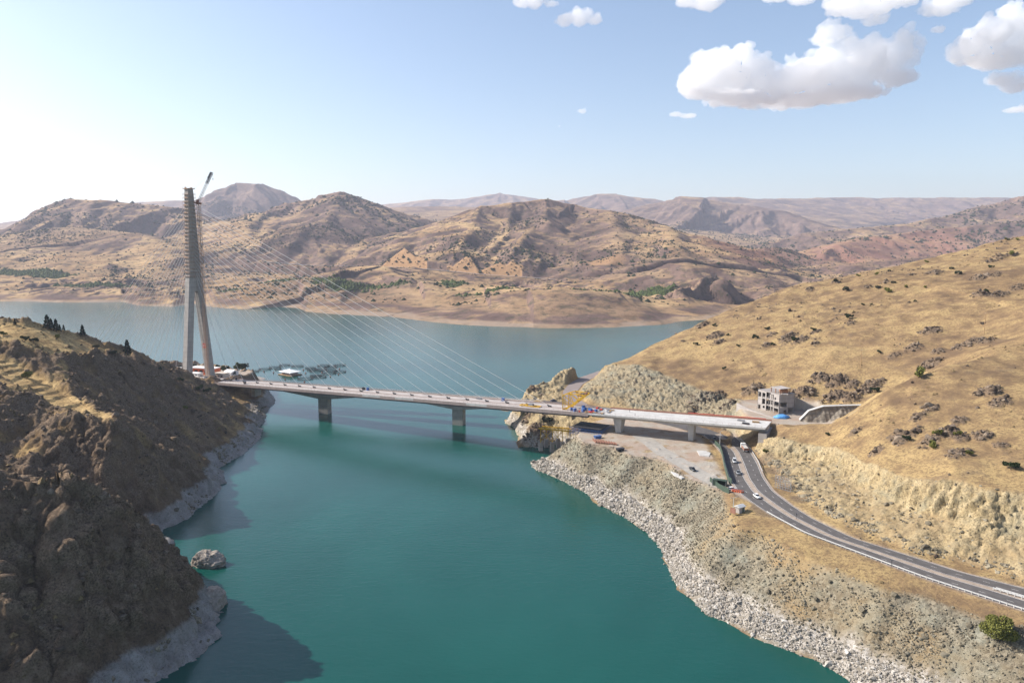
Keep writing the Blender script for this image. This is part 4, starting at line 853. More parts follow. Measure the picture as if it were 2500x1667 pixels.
for lab, px, py, z_, f_, nm, c, kd, flip in [
    ('pale silver van on the lake side lanes, the car nearest the white truck', 1793, 1128, 22.03, .2, 'silver', (.52, .53, .53), 'van', 0),
    ('grey pickup on the lake side lanes just behind the silver van', 1802, 1156, 22.03, .2, 'grey', (.25, .26, .27), 'pickup', 0),
    ('white sedan driving down the road past the site gate', 1848, 1214, 22.03, .2, 'white', (.75, .75, .73), 'sedan', 0),
    ('dark car in the shadow under the bridge approach', 1744, 1074, 22.03, .3, 'black', (.04, .045, .05), 'sedan', 0)]:
    p_ = A(px, py, z_); car(lab, tuple(p_), rdir(p_, f_) + flip, nm, c, kd)
p_ = A(1787, 1196, 21.9); car('white parked car beside the orange barriers at the gate', (p_[0], p_[1], 21.93), rdir(p_) + 1.9, 'white', (.75, .75, .73), 'sedan')
p_ = R_.hit(1691, 1149); car('black pickup parked on the grey gravel site road', (p_[0], p_[1], p_[2] + .12), math.atan2(gz[30][1] - gz[24][1], gz[30][0] - gz[24][0]), 'black', (.04, .045, .05), 'pickup')
p_ = A(1351, 977, 21.5); car('dark blue pickup standing beside the bend of the headland road', (p_[0], p_[1], R_.h(p_[0], p_[1]) + .1), .5, 'navy', (.04, .07, .14), 'pickup')
def truck(label, p, head, load=True):
    root = empty('truck', p, head); tag(root, label, 'truck')
    MB().hull([oct_(2.0, 1.15, .6, 2.9, .15), oct_(2.6, 1.2, .5, 3.0, .15), oct_(3.6, 1.2, .5, 2.95, .15), oct_(4.0, 1.12, .5, 1.7, .12)]).build('cab', paint('white', (.75, .75, .73)), root, False)
    MB().add([(3.72, -1.0, 2.6), (3.72, 1.0, 2.6), (4.03, 1.0, 1.75), (4.03, -1.0, 1.75)], [(0, 1, 2, 3)]).build('windscreen', M['glass'], root)
    MB().box((-.9, 0, .8), (9.2, .9, .35)).build('chassis', M['steel'], root)
    m = MB().box((-1.6, 0, 1.1), (6.8, 2.4, .2)); 
    for y in (-1.17, 1.17): m.box((-1.6, y, 1.7), (6.8, .1, 1.1))
    for x in (-4.97, 1.77): m.box((x, 0, 1.7), (.1, 2.24, 1.1))
    m.build('cargo_bed', M['rust'] if load else M['steel'], root)
    if load: MB().box((-1.6, 0, 1.75), (6.5, 2.14, 1.0), 0, .96).build('load', M['concrete_new'], root)
    wheels(root, (-3.9, -2.7, 2.9), 1.05, .5); return root
p_ = A(1817, 1098, 22.03); truck('white truck with an open bed of pale cargo on the cliff side lanes', tuple(p_), rdir(p_, .75) + math.pi)
q = BP(14.5, -1.5, dz(15) + .03); truck('small pale flatbed truck on the deck beside the tower', tuple(q), RZ, False)

# ------------------------------------------------------------------ derrick, trestle and gear at the joint of the decks
TJ = 327; dk_z = dz(TJ)
der = empty('derrick', BP(TJ, 0, dk_z)); tag(der, 'yellow steel derrick frame standing at the end of the grey deck', 'crane')
for s_ in (-4.2, 4.2):
    m = MB(); L2 = lambda a, z_: AX * a + NX * s_ + Vector((0, 0, z_))
    for a, b, w_ in (((0, 0), (0, 9.0), .45), ((1.3, 0), (1.3, 8.6), .3), ((0, 8.8), (4.2, 10.2), .4), ((4.2, 10.2), (13.5, 9.9), .4), ((2.0, .4), (13.5, 9.9), .6), ((0, 8.8), (7, 4.6), .28), ((4.2, 10.2), (7.0, 4.6), .28), ((4.2, 10.2), (9.6, 6.8), .28), ((0, 4.4), (4.2, 2.3), .25)): m.bar(L2(*a), L2(*b), w_ * 1.25)
    m.build('side_frame', M['yellow'], der)
m = MB()
for a, z_ in ((0, .3), (0, 8.8), (4.2, 10.2), (9, 10.0), (13.4, 9.8), (7, 4.8)): m.bar(AX * a - NX * 4.2 + Vector((0, 0, z_)), AX * a + NX * 4.2 + Vector((0, 0, z_)), .35)
m.build('cross_beam', M['yellow'], der)
m = MB().box(AX * 9 + Vector((0, 0, 8.9)), (2.0, 1.6, 1.4), RZ).box(AX * 13 + Vector((0, 0, 10.4)), (1.2, 2.2, .9), RZ).build('winch', M['rust'], der)
mo = empty('deck_trolley', BP(304, -2.5, dz(304))); tag(mo, 'low yellow steel trolley lying on the grey deck left of the derrick', 'equipment')
m = MB()
for y in (-1.6, 1.6): m.bar(AX * -6 + NX * y + Vector((0, 0, .5)), AX * 7 + NX * y + Vector((0, 0, .5)), .5)
for a in (-6, -2, 2, 7): m.bar(AX * a - NX * 1.6 + Vector((0, 0, .6)), AX * a + NX * 1.6 + Vector((0, 0, .6)), .4)
m.build('frame', M['yellow'], mo); MB().box(AX * 1 + Vector((0, 0, 1.3)), (3.2, 2.2, 1.3), RZ, .8).build('winch_drum', M['steel'], mo)
trs = empty('trestle', A(1320, 1102, 0)); tag(trs, 'yellow steel trestle on concrete footings over the small inlet', 'trestle'); To = Vector(trs.location)
pa = [Vector(D(1315, 1045, 449)), Vector(D(1404, 1054, 441))]; pb = [Vector(D(1323, 1041, 457)), Vector(D(1412, 1048, 450))]
for a, b in (pa, pb): MB().bar(a - To, b - To, .6, .9).build('main_beam', M['yellow'], trs)
m = MB()
for k in (0.03, .2, .4, .6, .8, .97): m.bar(pa[0].lerp(pa[1], k) - To, pb[0].lerp(pb[1], k) - To, .35)
m.build('cross_beam', M['yellow'], trs)
for (l, k) in ((pa, .06), (pa, .38), (pa, .66), (pb, .12), (pb, .45), (pb, .72)):
    q = l[0].lerp(l[1], k); zz = 5.0 + 3 * k
    MB().bar(q - To, Vector((q.x, q.y, zz)) - To, .4).build('post', M['yellow'], trs)
    MB().box(Vector((q.x, q.y, (zz - 6) / 2)) - To, (2.4, 2.2, zz + 6), .2).build('footing', M['concrete_raw'], trs)
m = MB()
for k0, k1 in ((.06, .38), (.38, .66)): m.bar(pa[0].lerp(pa[1], k0) - To - Vector((0, 0, 8)), pa[0].lerp(pa[1], k1) - To - Vector((0, 0, .6)), .22); m.bar(pa[0].lerp(pa[1], k1) - To - Vector((0, 0, 8)), pa[0].lerp(pa[1], k0) - To - Vector((0, 0, .6)), .22)
m.build('brace', M['yellow'], trs)
fw = empty('falsework', BP(344, -2, 18)); tag(fw, 'dark blue scaffold falsework standing under the joint of the two decks', 'scaffolding')
m = MB()
for a in range(-10, 11, 2):
    for n_ in range(-8, 9, 2): m.bar(AX * a + NX * n_ + Vector((0, 0, -1)), AX * a + NX * n_ + Vector((0, 0, 4.2 + .3 * ((a * n_) % 3))), .12)
m.build('standard', M['blue'], fw); m = MB()
for z_ in (1, 2.6, 4):
    for n_ in range(-8, 9, 2): m.bar(AX * -10 + NX * n_ + Vector((0, 0, z_)), AX * 10 + NX * n_ + Vector((0, 0, z_)), .1)
    for a in range(-10, 11, 2): m.bar(AX * a - NX * 8 + Vector((0, 0, z_)), AX * a + NX * 8 + Vector((0, 0, z_)), .1)
m.build('ledger', M['blue'], fw); MB().box((0, 0, 4.7), (18, 14, .25), RZ).build('platform', M['dark'], fw)
gear = [('blue', M['blue'], 'small blue equipment box among the clutter at the joint of the decks', 'box', (1.8, 1.4, 1.7)), ('rust', M['rust'], 'rusty bundle of rebar among the clutter at the joint of the decks', 'bundle', (3.2, .8, .5)),
        ('red', M['red'], 'small red crate among the clutter at the joint of the decks', 'crate', (1.5, 1.0, .8)), ('steel', M['steel'], 'grey steel formwork panel among the clutter at the joint of the decks', 'panel', (2.4, 1.5, .5)), ('timber', M['timber'], 'pile of timber boards among the clutter at the joint of the decks', 'pile', (2.6, 1.1, .6))]
for i in range(40):
    k, mt, lab, cat, d_ = gear[i % 5]; t_ = rnd.gauss(344, 7.5); n_ = rnd.uniform(-7.2, 7.2); t_ = min(max(t_, 329), 366)
    m = MB(); 
    if cat == 'bundle':
        for j in range(5): m.bar((-1.6, -.3 + j * .15, .1 + .12 * (j % 2)), (1.6, -.3 + j * .15, .1 + .12 * (j % 2)), .09)
    elif cat == 'pile':
        for j in range(4): m.box((rnd.uniform(-.2, .2), 0, .08 + .14 * j), (2.5, 1.0, .11), rnd.uniform(-.1, .1))
    elif cat == 'panel':
        m.box((0, 0, .35), (2.3, 1.4, .08))
        for j in (-1, 0, 1): m.box((j * .9, 0, .2), (.12, 1.4, .3))
    else:
        m.box((0, 0, d_[2] * .5), (d_[0] * .94, d_[1] * .94, d_[2])); m.box((0, 0, d_[2] + .05), (d_[0], d_[1], .12)); m.box((0, 0, .1), (d_[0], d_[1], .12))
    o = m.build({'box': 'equipment_box', 'bundle': 'rebar_bundle', 'crate': 'crate', 'panel': 'formwork_stack', 'pile': 'timber_pile'}[cat], mt)
    o.location = BP(t_, n_, dz(t_) + .05); o.rotation_euler = (0, 0, rnd.uniform(0, 3.1)); tag(o, lab, cat, 'building gear at the deck joint, ' + k)
for t_, n_, mt, nm, lab, cat in [(59, -5.2, M['dark'], 'site_box', 'dark box on the near side of the deck, not far from the tower', 'box'), (166, 6.6, M['dark'], 'site_box', 'tall dark box at the far parapet of the deck', 'box'), (170, 6.6, M['blue'], 'water_tank', 'blue tank at the far parapet of the deck beside a dark box', 'tank'),
                        (280, 6.8, M['blue'], 'site_box', 'blue box by the far parapet near the derrick', 'box'), (262, 6.8, M['steel'], 'pipe_stack', 'grey stack of pipes along the far parapet of the deck', 'pipes'), (35, 7, M['dark'], 'site_box', 'small dark box at the far parapet close to the tower', 'box'), (432, -3, M['dark'], 'formwork_stack', 'dark formwork stack at the abutment end of the white deck', 'stack'), (436, 2.5, M['timber'], 'timber_stack', 'timber stack at the abutment end of the white deck', 'stack'), (428, 3.5, M['steel'], 'panel_stack', 'grey panel stack at the abutment end of the white deck', 'stack')]:
    m = MB()
    if 'stack' in nm:
        for j in range(4): m.box((rnd.uniform(-.3, .3), rnd.uniform(-.2, .2), .1 + .2 * j), (3.6, 1.3, .14), rnd.uniform(-.12, .12))
    elif nm == 'water_tank': m.tube((0, 0, .2), (0, 0, 1.9), .9, .9, 12); m.box((0, 0, .1), (2, 2, .2))
    else: m.box((0, 0, .9), (1.7, 1.3, 1.6)); m.box((0, 0, 1.75), (1.85, 1.45, .14)); m.box((0, 0, .08), (1.85, 1.45, .14))
    o = m.build(nm, mt); o.location = BP(t_, n_, dz(t_) + .03); o.rotation_euler = (0, 0, RZ + rnd.uniform(-.3, .3)); tag(o, lab, cat)
# ------------------------------------------------------------------ unfinished building and its terrace
B1, B2, B3 = [Vector(A(*q, 33.0)) for q in ((1849, 998), (1901, 1013), (1938, 1010))]
bld = empty('unfinished_building', B2); tag(bld, 'unfinished grey concrete building with open window holes behind the end of the deck', 'building')
BH = 11.3
def facade(p, q, h, holes, name, th=.3, par=bld, mat=None):
    """a wall from p to q with rectangular holes (u0, u1, v0, v1) cut through it"""
    p, q = Vector(p), Vector(q); d = q - p; L = d.length; d.normalize(); inn = Vector((-d.y, d.x, 0)) * th
    us = sorted({0.0, 1.0, *[u for o in holes for u in o[:2]]}); vs_ = sorted({0.0, 1.0, *[v for o in holes for v in o[2:]]}); m = MB()
    solid = lambda u, v: 0 < u < 1 and 0 < v < 1 and not any(o[0] < u < o[1] and o[2] < v < o[3] for o in holes)
    U_ = [(a + b) / 2 for a, b in zip(us, us[1:])]; V_ = [(a + b) / 2 for a, b in zip(vs_, vs_[1:])]
    P_ = lambda u, v, k: p + d * (u * L) + inn * k + Vector((0, 0, v * h)) - Vector(par.location)
    for i, u in enumerate(U_):
        for j, v in enumerate(V_):
            if not solid(u, v): continue
            a, b, c, e = us[i], us[i + 1], vs_[j], vs_[j + 1]
            m.add([P_(a, c, 0), P_(b, c, 0), P_(b, e, 0), P_(a, e, 0)], [(0, 1, 2, 3)]); m.add([P_(a, c, 1), P_(b, c, 1), P_(b, e, 1), P_(a, e, 1)], [(3, 2, 1, 0)])
            for (du, dv, e0, e1) in ((-1, 0, (a, c), (a, e)), (1, 0, (b, c), (b, e)), (0, -1, (a, c), (b, c)), (0, 1, (a, e), (b, e))):
                i2, j2 = i + du, j + dv
                if not (0 <= i2 < len(U_) and 0 <= j2 < len(V_)) or not solid(U_[i2], V_[j2]): m.add([P_(*e0, 0), P_(*e1, 0), P_(*e1, 1), P_(*e0, 1)], [(0, 1, 2, 3)])
    return m.build(name, mat or M['concrete_raw'], par)
def lr(x0, x1, v0, v1): return ((x0 - 330) / 355., (x1 - 330) / 355., v0, v1)
dl = (B2 - B1).normalized(); dn = Vector((-dl.y, dl.x, 0)); LW = (B2 - B1).length
if dn.y < 0: dn = -dn
b2r = B2 + dn * 11.0; b1r = B1 + dn * 11.0
lw_ = B1 + dl * (LW * .40); mw_ = B1 + dl * (LW * .60)
facade(B1, lw_, BH, [(.06, .38, .66, .92), (.52, .88, .64, .92), (.52, .88, .32, .62), (.08, .36, .02, .26), (.62, .86, .14, .26)], 'facade')
facade(lw_ + dn * 1.6, mw_ + dn * 1.6, BH, [(.15, .9, .37, .64), (.15, .9, .04, .3)], 'facade')
facade(mw_, B2, BH, [(.06, .34, .68, .95), (.45, .62, .70, .83), (.06, .34, .36, .64), (.42, .95, .36, .64), (.06, .34, .02, .32), (.42, .92, .02, .3)], 'facade')
facade(B2, b2r, BH, [(.08, .52, .36, .62), (.32, .52, .02, .22), (.6, .96, .02, .3)], 'facade')
facade(b2r, b1r, BH, [(.1, .3, .4, .6), (.6, .8, .4, .6)], 'facade'); facade(b1r, B1, BH, [(.2, .5, .4, .6)], 'facade')
m = MB()
for z_ in (3.55, 7.3, 11.3):
    a, b, c, e = [Vector((q.x, q.y, 33 + z_)) - B2 for q in (B1, B2, b2r, b1r)]; e2 = [q + Vector((0, 0, .28)) for q in (a, b, c, e)]
    s_ = .06 if z_ > 11 else -.34; k = [(b + (a - b) * 1.0), b, c, e]; ctr = (a + b + c + e) / 4; rr = [q + (q - ctr).normalized() * s_ for q in (a, b, c, e)]
    m.add(rr + [q + Vector((0, 0, .28)) for q in rr], [(3, 2, 1, 0), (4, 5, 6, 7), (0, 1, 5, 4), (1, 2, 6, 5), (2, 3, 7, 6), (3, 0, 4, 7)])
m.build('floor_slab', M['concrete_raw'], bld)
roofz = Vector((0, 0, 11.6)); ph0 = B1 + dl * (LW * .52) + dn * 1.5 - B2 + roofz; m = MB(); m2 = MB()
pc = [ph0 + dl * a + dn * b for a, b in ((0, 0), (7.0, 0), (7.0, 7), (0, 7), (3.5, 0), (3.5, 7))]
for q in pc: MB().bar(q, q + Vector((0, 0, 2.7)), .4).build('roof_column', M['brick'], bld)
c_ = (pc[0] + pc[2]) / 2 + Vector((0, 0, 2.82)); MB().box(c_, (7.8, 7.8, .25), math.atan2(dl.y, dl.x)).build('roof_slab', M['concrete_raw'], bld)
MB().box(pc[4] + dn * 5.5 + Vector((0, 0, 1.3)), (6.4, .2, 2.6), math.atan2(dl.y, dl.x)).box(pc[1] + dn * 3.5 + Vector((0, 0, 1.0)), (.2, 5, 2.0), math.atan2(dl.y, dl.x)).build('brick_wall', M['brick'], bld)
m = MB()
for k in range(5): q = pc[1] + dl * (1.2 + .5 * k) + dn * (1 + k % 3); m.box(q + Vector((0, 0, .25)), (1.4, 1.0, .5), k)
m.build('block_stack', M['concrete_raw'], bld)
def wall_line(name, pts, mat, label, cat='wall', th=.5, cap=None):
    """pts: (x, y, bottom z, top z)"""
    root = empty(name, (pts[0][0], pts[0][1], pts[0][2])); tag(root, label, cat); o = Vector(root.location); P_ = [Vector(q[:2] + (0,)) for q in pts]; secs = []
    for i, q in enumerate(pts):
        a = P_[max(i - 1, 0)]; b = P_[min(i + 1, len(P_) - 1)]; d = (b - a).normalized(); nn = Vector((-d.y, d.x, 0)) * th / 2; base = Vector((q[0], q[1], 0))
        secs.append([base - nn + Vector((0, 0, q[2])) - o, base + nn + Vector((0, 0, q[2])) - o, base + nn + Vector((0, 0, q[3])) - o, base - nn + Vector((0, 0, q[3])) - o])
    MB().hull(secs).build('wall_face', mat, root)
    if cap:
        m = MB(); m.hull([[s_[3] + (s_[3] - s_[2]) * cap[0] + Vector((0, 0, .02)), s_[2] + (s_[2] - s_[3]) * cap[0] + Vector((0, 0, .02)), s_[2] + (s_[2] - s_[3]) * cap[0] + Vector((0, 0, cap[1])), s_[3] + (s_[3] - s_[2]) * cap[0] + Vector((0, 0, cap[1]))] for s_ in secs]); m.build('cap', M['concrete_new'], root)
    return root
q0, q1 = A(1814, 994, 34), A(1890, 1021, 33)
wall_line('retaining_wall', [(q0[0] - 2, q0[1] + 5, 22, 35.5), (q0[0], q0[1], 22, 34.6), ((q0[0] + q1[0]) / 2, (q0[1] + q1[1]) / 2, 22, 33.6), (q1[0], q1[1], 22, 33.3)], M['concrete_raw'], 'pale retaining wall below the unfinished building with a raised left end', 'wall', .6)
arc = [(b2r.x + 2 + 13 * math.sin(t_), b2r.y + 5 - 13 * (1 - math.cos(t_)) * 1.1, 32.5, 41.5 - 5.5 * t_) for t_ in np.linspace(0, 1.35, 9)]
wall_line('excavation_wall', arc, M['shotcrete'], 'curved sprayed concrete wall in shade to the right of the unfinished building', 'wall', .5)
t = NT('nailed_shotcrete'); v_ = t.voro(.42, t.pos((1, 1, 1)), 'F1', 'Distance', .25); n_ = t.noise(.5, 6, .7)
c_ = t.mix(t.ramp(v_, [(.2, 1.0), (.75, 0.0)]), (.17, .145, .115), (.33, .29, .235)); c_ = t.mix(t.ramp(n_, [(.4, .5), (.6, 0)]), c_, (.2, .165, .13)); t.bump(v_, 1.0, .7); M['nailed'] = t.fin(c_, .95, .05)
pw = [(D(1950, 1034, 388), D(1953, 1026, 389)), (D(1972, 1036, 386), D(1975, 1004, 389)), (D(2010, 1034, 384), D(2011, 993, 390)), (D(2050, 1020, 384), D(2055, 991.5, 391)), (D(2085, 1006, 386), D(2105, 990.5, 393))]
root = empty('portal_wall', pw[0][0]); tag(root, 'long rough sprayed concrete wall with pale cap where the deck road enters the hill', 'wall'); o = Vector(root.location)
m = MB(); m.hull([[Vector(b) + Vector((0, 0, -1.5)) - o, Vector(t_) - o, Vector(t_) + Vector((.5, 2.4, 0)) - o, Vector(b) + Vector((.5, 2.4, -1.5)) - o] for b, t_ in pw]).build('wall_face', M['nailed'], root)
m = MB(); m.hull([[Vector(t_) + Vector((-.1, -.4, .03)) - o, Vector(t_) + Vector((.5, 2.6, .03)) - o, Vector(t_) + Vector((.5, 2.6, .4)) - o, Vector(t_) + Vector((-.1, -.4, .4)) - o] for b, t_ in pw]).build('cap', M['concrete_new'], root)
q = A(1908, 1020, 33.1); tp = empty('tarpaulin_heap', q); tag(tp, 'heap under a bright blue tarpaulin in front of the unfinished building', 'tarpaulin')
m = MB(); rings = []
for k in range(6):
    r_ = 3.4 * math.cos(k / 5 * 1.45); rings.append([Vector((1.25 * r_ * (1 + .18 * math.sin(3 * a + k)) * math.cos(a), .8 * r_ * (1 + .15 * math.cos(5 * a)) * math.sin(a), 2.1 * math.sin(k / 5 * 1.45))) for a in np.linspace(0, 2 * math.pi, 14, False)])
m.hull(rings).build('cover', M['tarp'], tp, True)

# ------------------------------------------------------------------ site and roadside furniture
def gpt(px, py):
    q = R_.hit(px, py); return Vector(q)
fz = [A(*q, 21.9) for q in ((1745, 1085), (1757, 1096), (1763, 1112), (1767, 1135), (1773, 1156), (1779, 1176), (1786, 1181))]
wall_line('site_fence', [(q[0], q[1], 21.4, 24.4) for q in fz], M['green_dark'], 'tall dark green sheet fence along the edge of the road by the site', 'fence', .12)
cabp = A(1757, 1183, 20.6); cn = empty('gate_container', (cabp[0], cabp[1], R_.h(cabp[0], cabp[1])), -.5); tag(cn, 'dark green open fronted container at the site gate', 'container')
m = MB()
for c_, d_ in (((0, 1.2, 1.3), (6, .12, 2.6)), ((-3, 0, 1.3), (.12, 2.3, 2.6)), ((3, 0, 1.3), (.12, 2.3, 2.6)), ((0, 0, 2.65), (6.2, 2.6, .1)), ((0, 0, .08), (6, 2.4, .12)), ((-1.9, -1.2, 1.3), (2.1, .1, 2.5))): m.box(c_, d_)
m.build('shell', M['green_dark'], cn)
m = MB()
for x in (-3, 3):
    for y in (-1.2, 1.2): m.bar((x, y, 0), (x, y, 2.75), .2)
m.build('corner_post', M['steel'], cn)
lwz = [gpt(*q) for q in ((1733, 1176), (1755, 1192), (1780, 1206))]
wall_line('site_fence', [(q.x, q.y, q.z - .5, q.z + 2.2) for q in lwz], M['green_dark'], 'low dark green fence running from the gate container to the guardrail', 'fence', .1)
for i in range(5):
    q = A(1791 + i * 5.2, 1199 + i * .9, 21.95); o = empty('road_barrier', q, .3); tag(o, 'orange plastic barrier beside the white car at the site gate', 'barrier', 'orange barriers at the site gate')
    MB().hull([[(x, y, z_) for y, z_ in ((-.3, 0), (.3, 0), (.12, .55), (.1, 1.0), (-.1, 1.0), (-.12, .55))] for x in (-.75, .75)]).build('body', M['orange'], o); MB().box((0, -.14, .75), (1.2, .05, .16)).build('reflector', M['white'], o)
q = gpt(1806, 1250); hut = empty('hut', q, .6); tag(hut, 'small grey hut with dark side screen on the grass below the road', 'hut')
MB().box((0, 0, 1.2), (3.4, 2.2, 2.4)).build('wall', M['concrete_raw'], hut); MB().hull([[(x, -1.5, 2.42), (x, 1.5, 2.42), (x, 1.5, 2.52), (x, 0, 3.2), (x, -1.5, 2.52)] for x in (-1.95, 1.95)]).build('roof', M['galv'], hut); MB().box((.6, -1.12, 1.0), (.9, .06, 2.0)).build('door', M['green_dark'], hut)
m = MB()
for y in (-1, 1): m.bar((-4.2, y, 0), (-4.2, y, 2.6), .2)
m.box((-4.2, 0, 1.5), (.1, 2.6, 2.2)); m.bar((-4.2, 0, 2.5), (-1.7, 0, 2.5), .12); m.build('screen', M['rust'], hut)
q = gpt(1911, 1196); bb = empty('lattice_frame', q, -1.0); tag(bb, 'pale lattice frame standing at the foot of the rock cut beside the road', 'frame')
m = MB()
for i in range(7): m.bar((-4 + i * 1.33, 0, 0), (-4 + i * 1.33, 0, 5.6), .14)
for i in range(6): m.bar((-4, 0, .3 + i * 1.05), (4, 0, .3 + i * 1.05), .14)
m.build('bars', M['steel'], bb)
m = MB()
for x in (-3, 0, 3): m.bar((x, 0, 5), (x, 2.4, 0), .2)
m.build('stay', M['galv'], bb)
for i, pts in enumerate([[(1701, 1101), (1722, 1101), (1735, 1107), (1731, 1116), (1708, 1113)], [(1637, 1160), (1654, 1158), (1672, 1168), (1664, 1172), (1645, 1168)]]):
    w_ = [gpt(*q) for q in pts]; z_ = max(q.z for q in w_) + .12; ctr = sum(w_, Vector()) / len(w_); root = empty('concrete_pad', (ctr.x, ctr.y, z_))
    tag(root, ('pale flat concrete pad on the bare ground between gravel road and fence', 'whitish flat concrete pad at the rim of the slope left of the black pickup')[i], 'concrete pad')
    n_ = len(w_); MB().add([Vector((q.x, q.y, z_ + k)) - Vector(root.location) for k in (-.6, .12) for q in w_], [tuple(range(n_))[::-1], tuple(range(n_, 2 * n_))] + [(j, (j + 1) % n_, n_ + (j + 1) % n_, n_ + j) for j in range(n_)]).build('slab', M['concrete_new'], root)
for i in range(9):
    a, b = gpt(1447 + i * 6.4, 1073 + i * 1.1), gpt(1455 + i * 6.4, 1082 + i * .7); o = empty('steel_beam', a); tag(o, 'dark rusty steel beam in the row laid out on the construction yard', 'beam', 'steel beams laid on the yard')
    d = b - a; m = MB(); m.bar((0, 0, .14), d + Vector((0, 0, .14)), .6, .08); m.bar((0, 0, .46), d + Vector((0, 0, .46)), .12, .58); m.bar((0, 0, .8), d + Vector((0, 0, .8)), .6, .08); m.build('section', M['rust'], o)
for px, py, lab, mt in [(1459, 1070, 'blue steel skip on the construction yard beside the row of beams', M['blue']), (1514, 1101, 'dark steel skip at the rim of the construction yard', M['dark'])]:
    q = gpt(px, py); o = empty('skip', q, .4); tag(o, lab, 'skip'); MB().hull([[(-1.5, -1, 0), (1.5, -1, 0), (1.5, 1, 0), (-1.5, 1, 0)], [(-2.2, -1.1, 1.6), (2.2, -1.1, 1.6), (2.2, 1.1, 1.6), (-2.2, 1.1, 1.6)]]).build('body', mt, o); MB().box((0, -1.15, 1.55), (4.4, .1, .12)).box((0, 1.15, 1.55), (4.4, .1, .12)).build('rim', M['steel'], o)
for px, py, hh, lab in [(1757, 1094, 9, 'grey street lamp with two arms beside the sheet fence'), (1790, 1250, 6, 'short grey lamp post at the guardrail near the small hut')]:
    q = A(px, py, 21.95); o = empty('street_lamp', q, .4); tag(o, lab, 'street lamp'); MB().tube((0, 0, 0), (0, 0, hh), .16, .09, 8).build('pole', M['galv'], o); m = MB(); m.bar((-.2, 0, hh - .1), (1.7, 0, hh + .25), .09); m.bar((-1.1, 0, hh + .1), (.2, 0, hh - .1), .09); m.build('arm', M['galv'], o); MB().box((1.8, 0, hh + .25), (.7, .28, .14)).build('lamp_head', M['steel'], o); MB().box((-1.2, 0, hh + .12), (.6, .28, .14)).build('lamp_head', M['steel'], o)
for px, py, hh, lab in [(2101, 897, 11, 'wooden power pole on the grass slope above the portal wall'), (2402, 816, 13, 'wooden power pole high on the grass hillside')]:
    q = gpt(px, py); o = empty('power_pole', q, .9); tag(o, lab, 'power pole'); MB().tube((0, 0, -1), (0, 0, hh), .24, .15, 8).build('pole', M['timber'], o); MB().bar((-1.3, 0, hh - .5), (1.3, 0, hh - .5), .16).build('cross_arm', M['timber'], o); m = MB()
    for x in (-1.1, 0, 1.1): m.tube((x, 0, hh - .42), (x, 0, hh - .05), .07, .07, 6)
    m.build('insulator', M['galv'], o)
for i, k in enumerate((70, 96, 118, 140)):
    q = lane(-.02 if i % 2 else .5)[k]; o = empty('marker_post', q); tag(o, ('thin dark marker post in the median nearest the white sedan', 'dark marker post on the guardrail below the lattice frame', 'thin dark marker post in the median near the right bend', 'dark marker post on the guardrail close to the big green bush')[i], 'post')
    MB().tube((0, 0, 0), (0, 0, 2.2), .07, .07, 6).build('post', M['dark'], o); MB().box((0, 0, 2.2), (.5, .08, .6)).build('plate', M['steel'], o)
# ------------------------------------------------------------------ buildings by the tower
def house(name, label, cat, p, sx, sy, h, rz, wm, rm, gable=0.0, wins=0, band=None):
    o = empty(name, p, rz); tag(o, label, cat); MB().box((0, 0, h / 2 - .5), (sx, sy, h + 1)).build('wall', wm, o)
    if gable: MB().hull([[(x, -sy / 2 - .4, h + .02), (x, sy / 2 + .4, h + .02), (x, sy / 2 + .4, h + .14), (x, 0, h + gable), (x, -sy / 2 - .4, h + .14)] for x in (-sx / 2 - .4, sx / 2 + .4)]).build('roof', rm, o)
    else: MB().box((0, 0, h + .2), (sx + .8, sy + .8, .36)).build('roof', rm, o)
    for i in range(wins): w_ = MB().box((-sx / 2 + sx * (i + .5) / wins, -sy / 2 - .04, h * .5), (sx / wins * .62, .1, h * .36)).build('window', M['glass'], o)
    if band: MB().box((0, -sy / 2 - .12, h * .84), (sx + .3, .2, h * .26)).box((-sx / 2 - .12, 0, h * .84), (.2, sy, h * .26)).build('fascia_band', band, o)
    return o
cream = plain('cream_render', (.62, .52, .42), .85, .12); whit = plain('white_render', (.72, .69, .66), .8, .08)
house('restaurant', 'long low orange building with pale flat roof seen between the tower legs', 'building', tuple(A(500, 911, 19)), 25, 9, 4.8, RZ * .55, M['orange'], whit, 0, 5, M['orange'])
house('shed', 'low white shed between the tower legs in front of the orange building', 'shed', tuple(A(481, 917, 20)), 9, 5, 2.4, RZ, whit, whit, .5, 2)
house('store', 'cream building with small dark openings beyond the right leg of the tower', 'building', tuple(A(541, 923, 18)), 11, 6, 4.2, RZ, cream, cream, 0, 3)
house('white_house', 'white house with pitched pale roof beside the lakeside trees', 'house', tuple(A(565, 922, 16)), 9, 8, 5.0, RZ, whit, whit, 2.2, 2)
house('kiosk', 'small pale kiosk left of the tower beside the round trees', 'kiosk', tuple(A(436, 905, 21)), 5, 3, 2.6, RZ, whit, whit, 0, 1)
house('farmhouse', 'lone pinkish farmhouse above the orchard on the far shore', 'house', tuple(D(951, 705, 1720)), 12, 8, 8, .3, cream, cream, 2.0, 3)
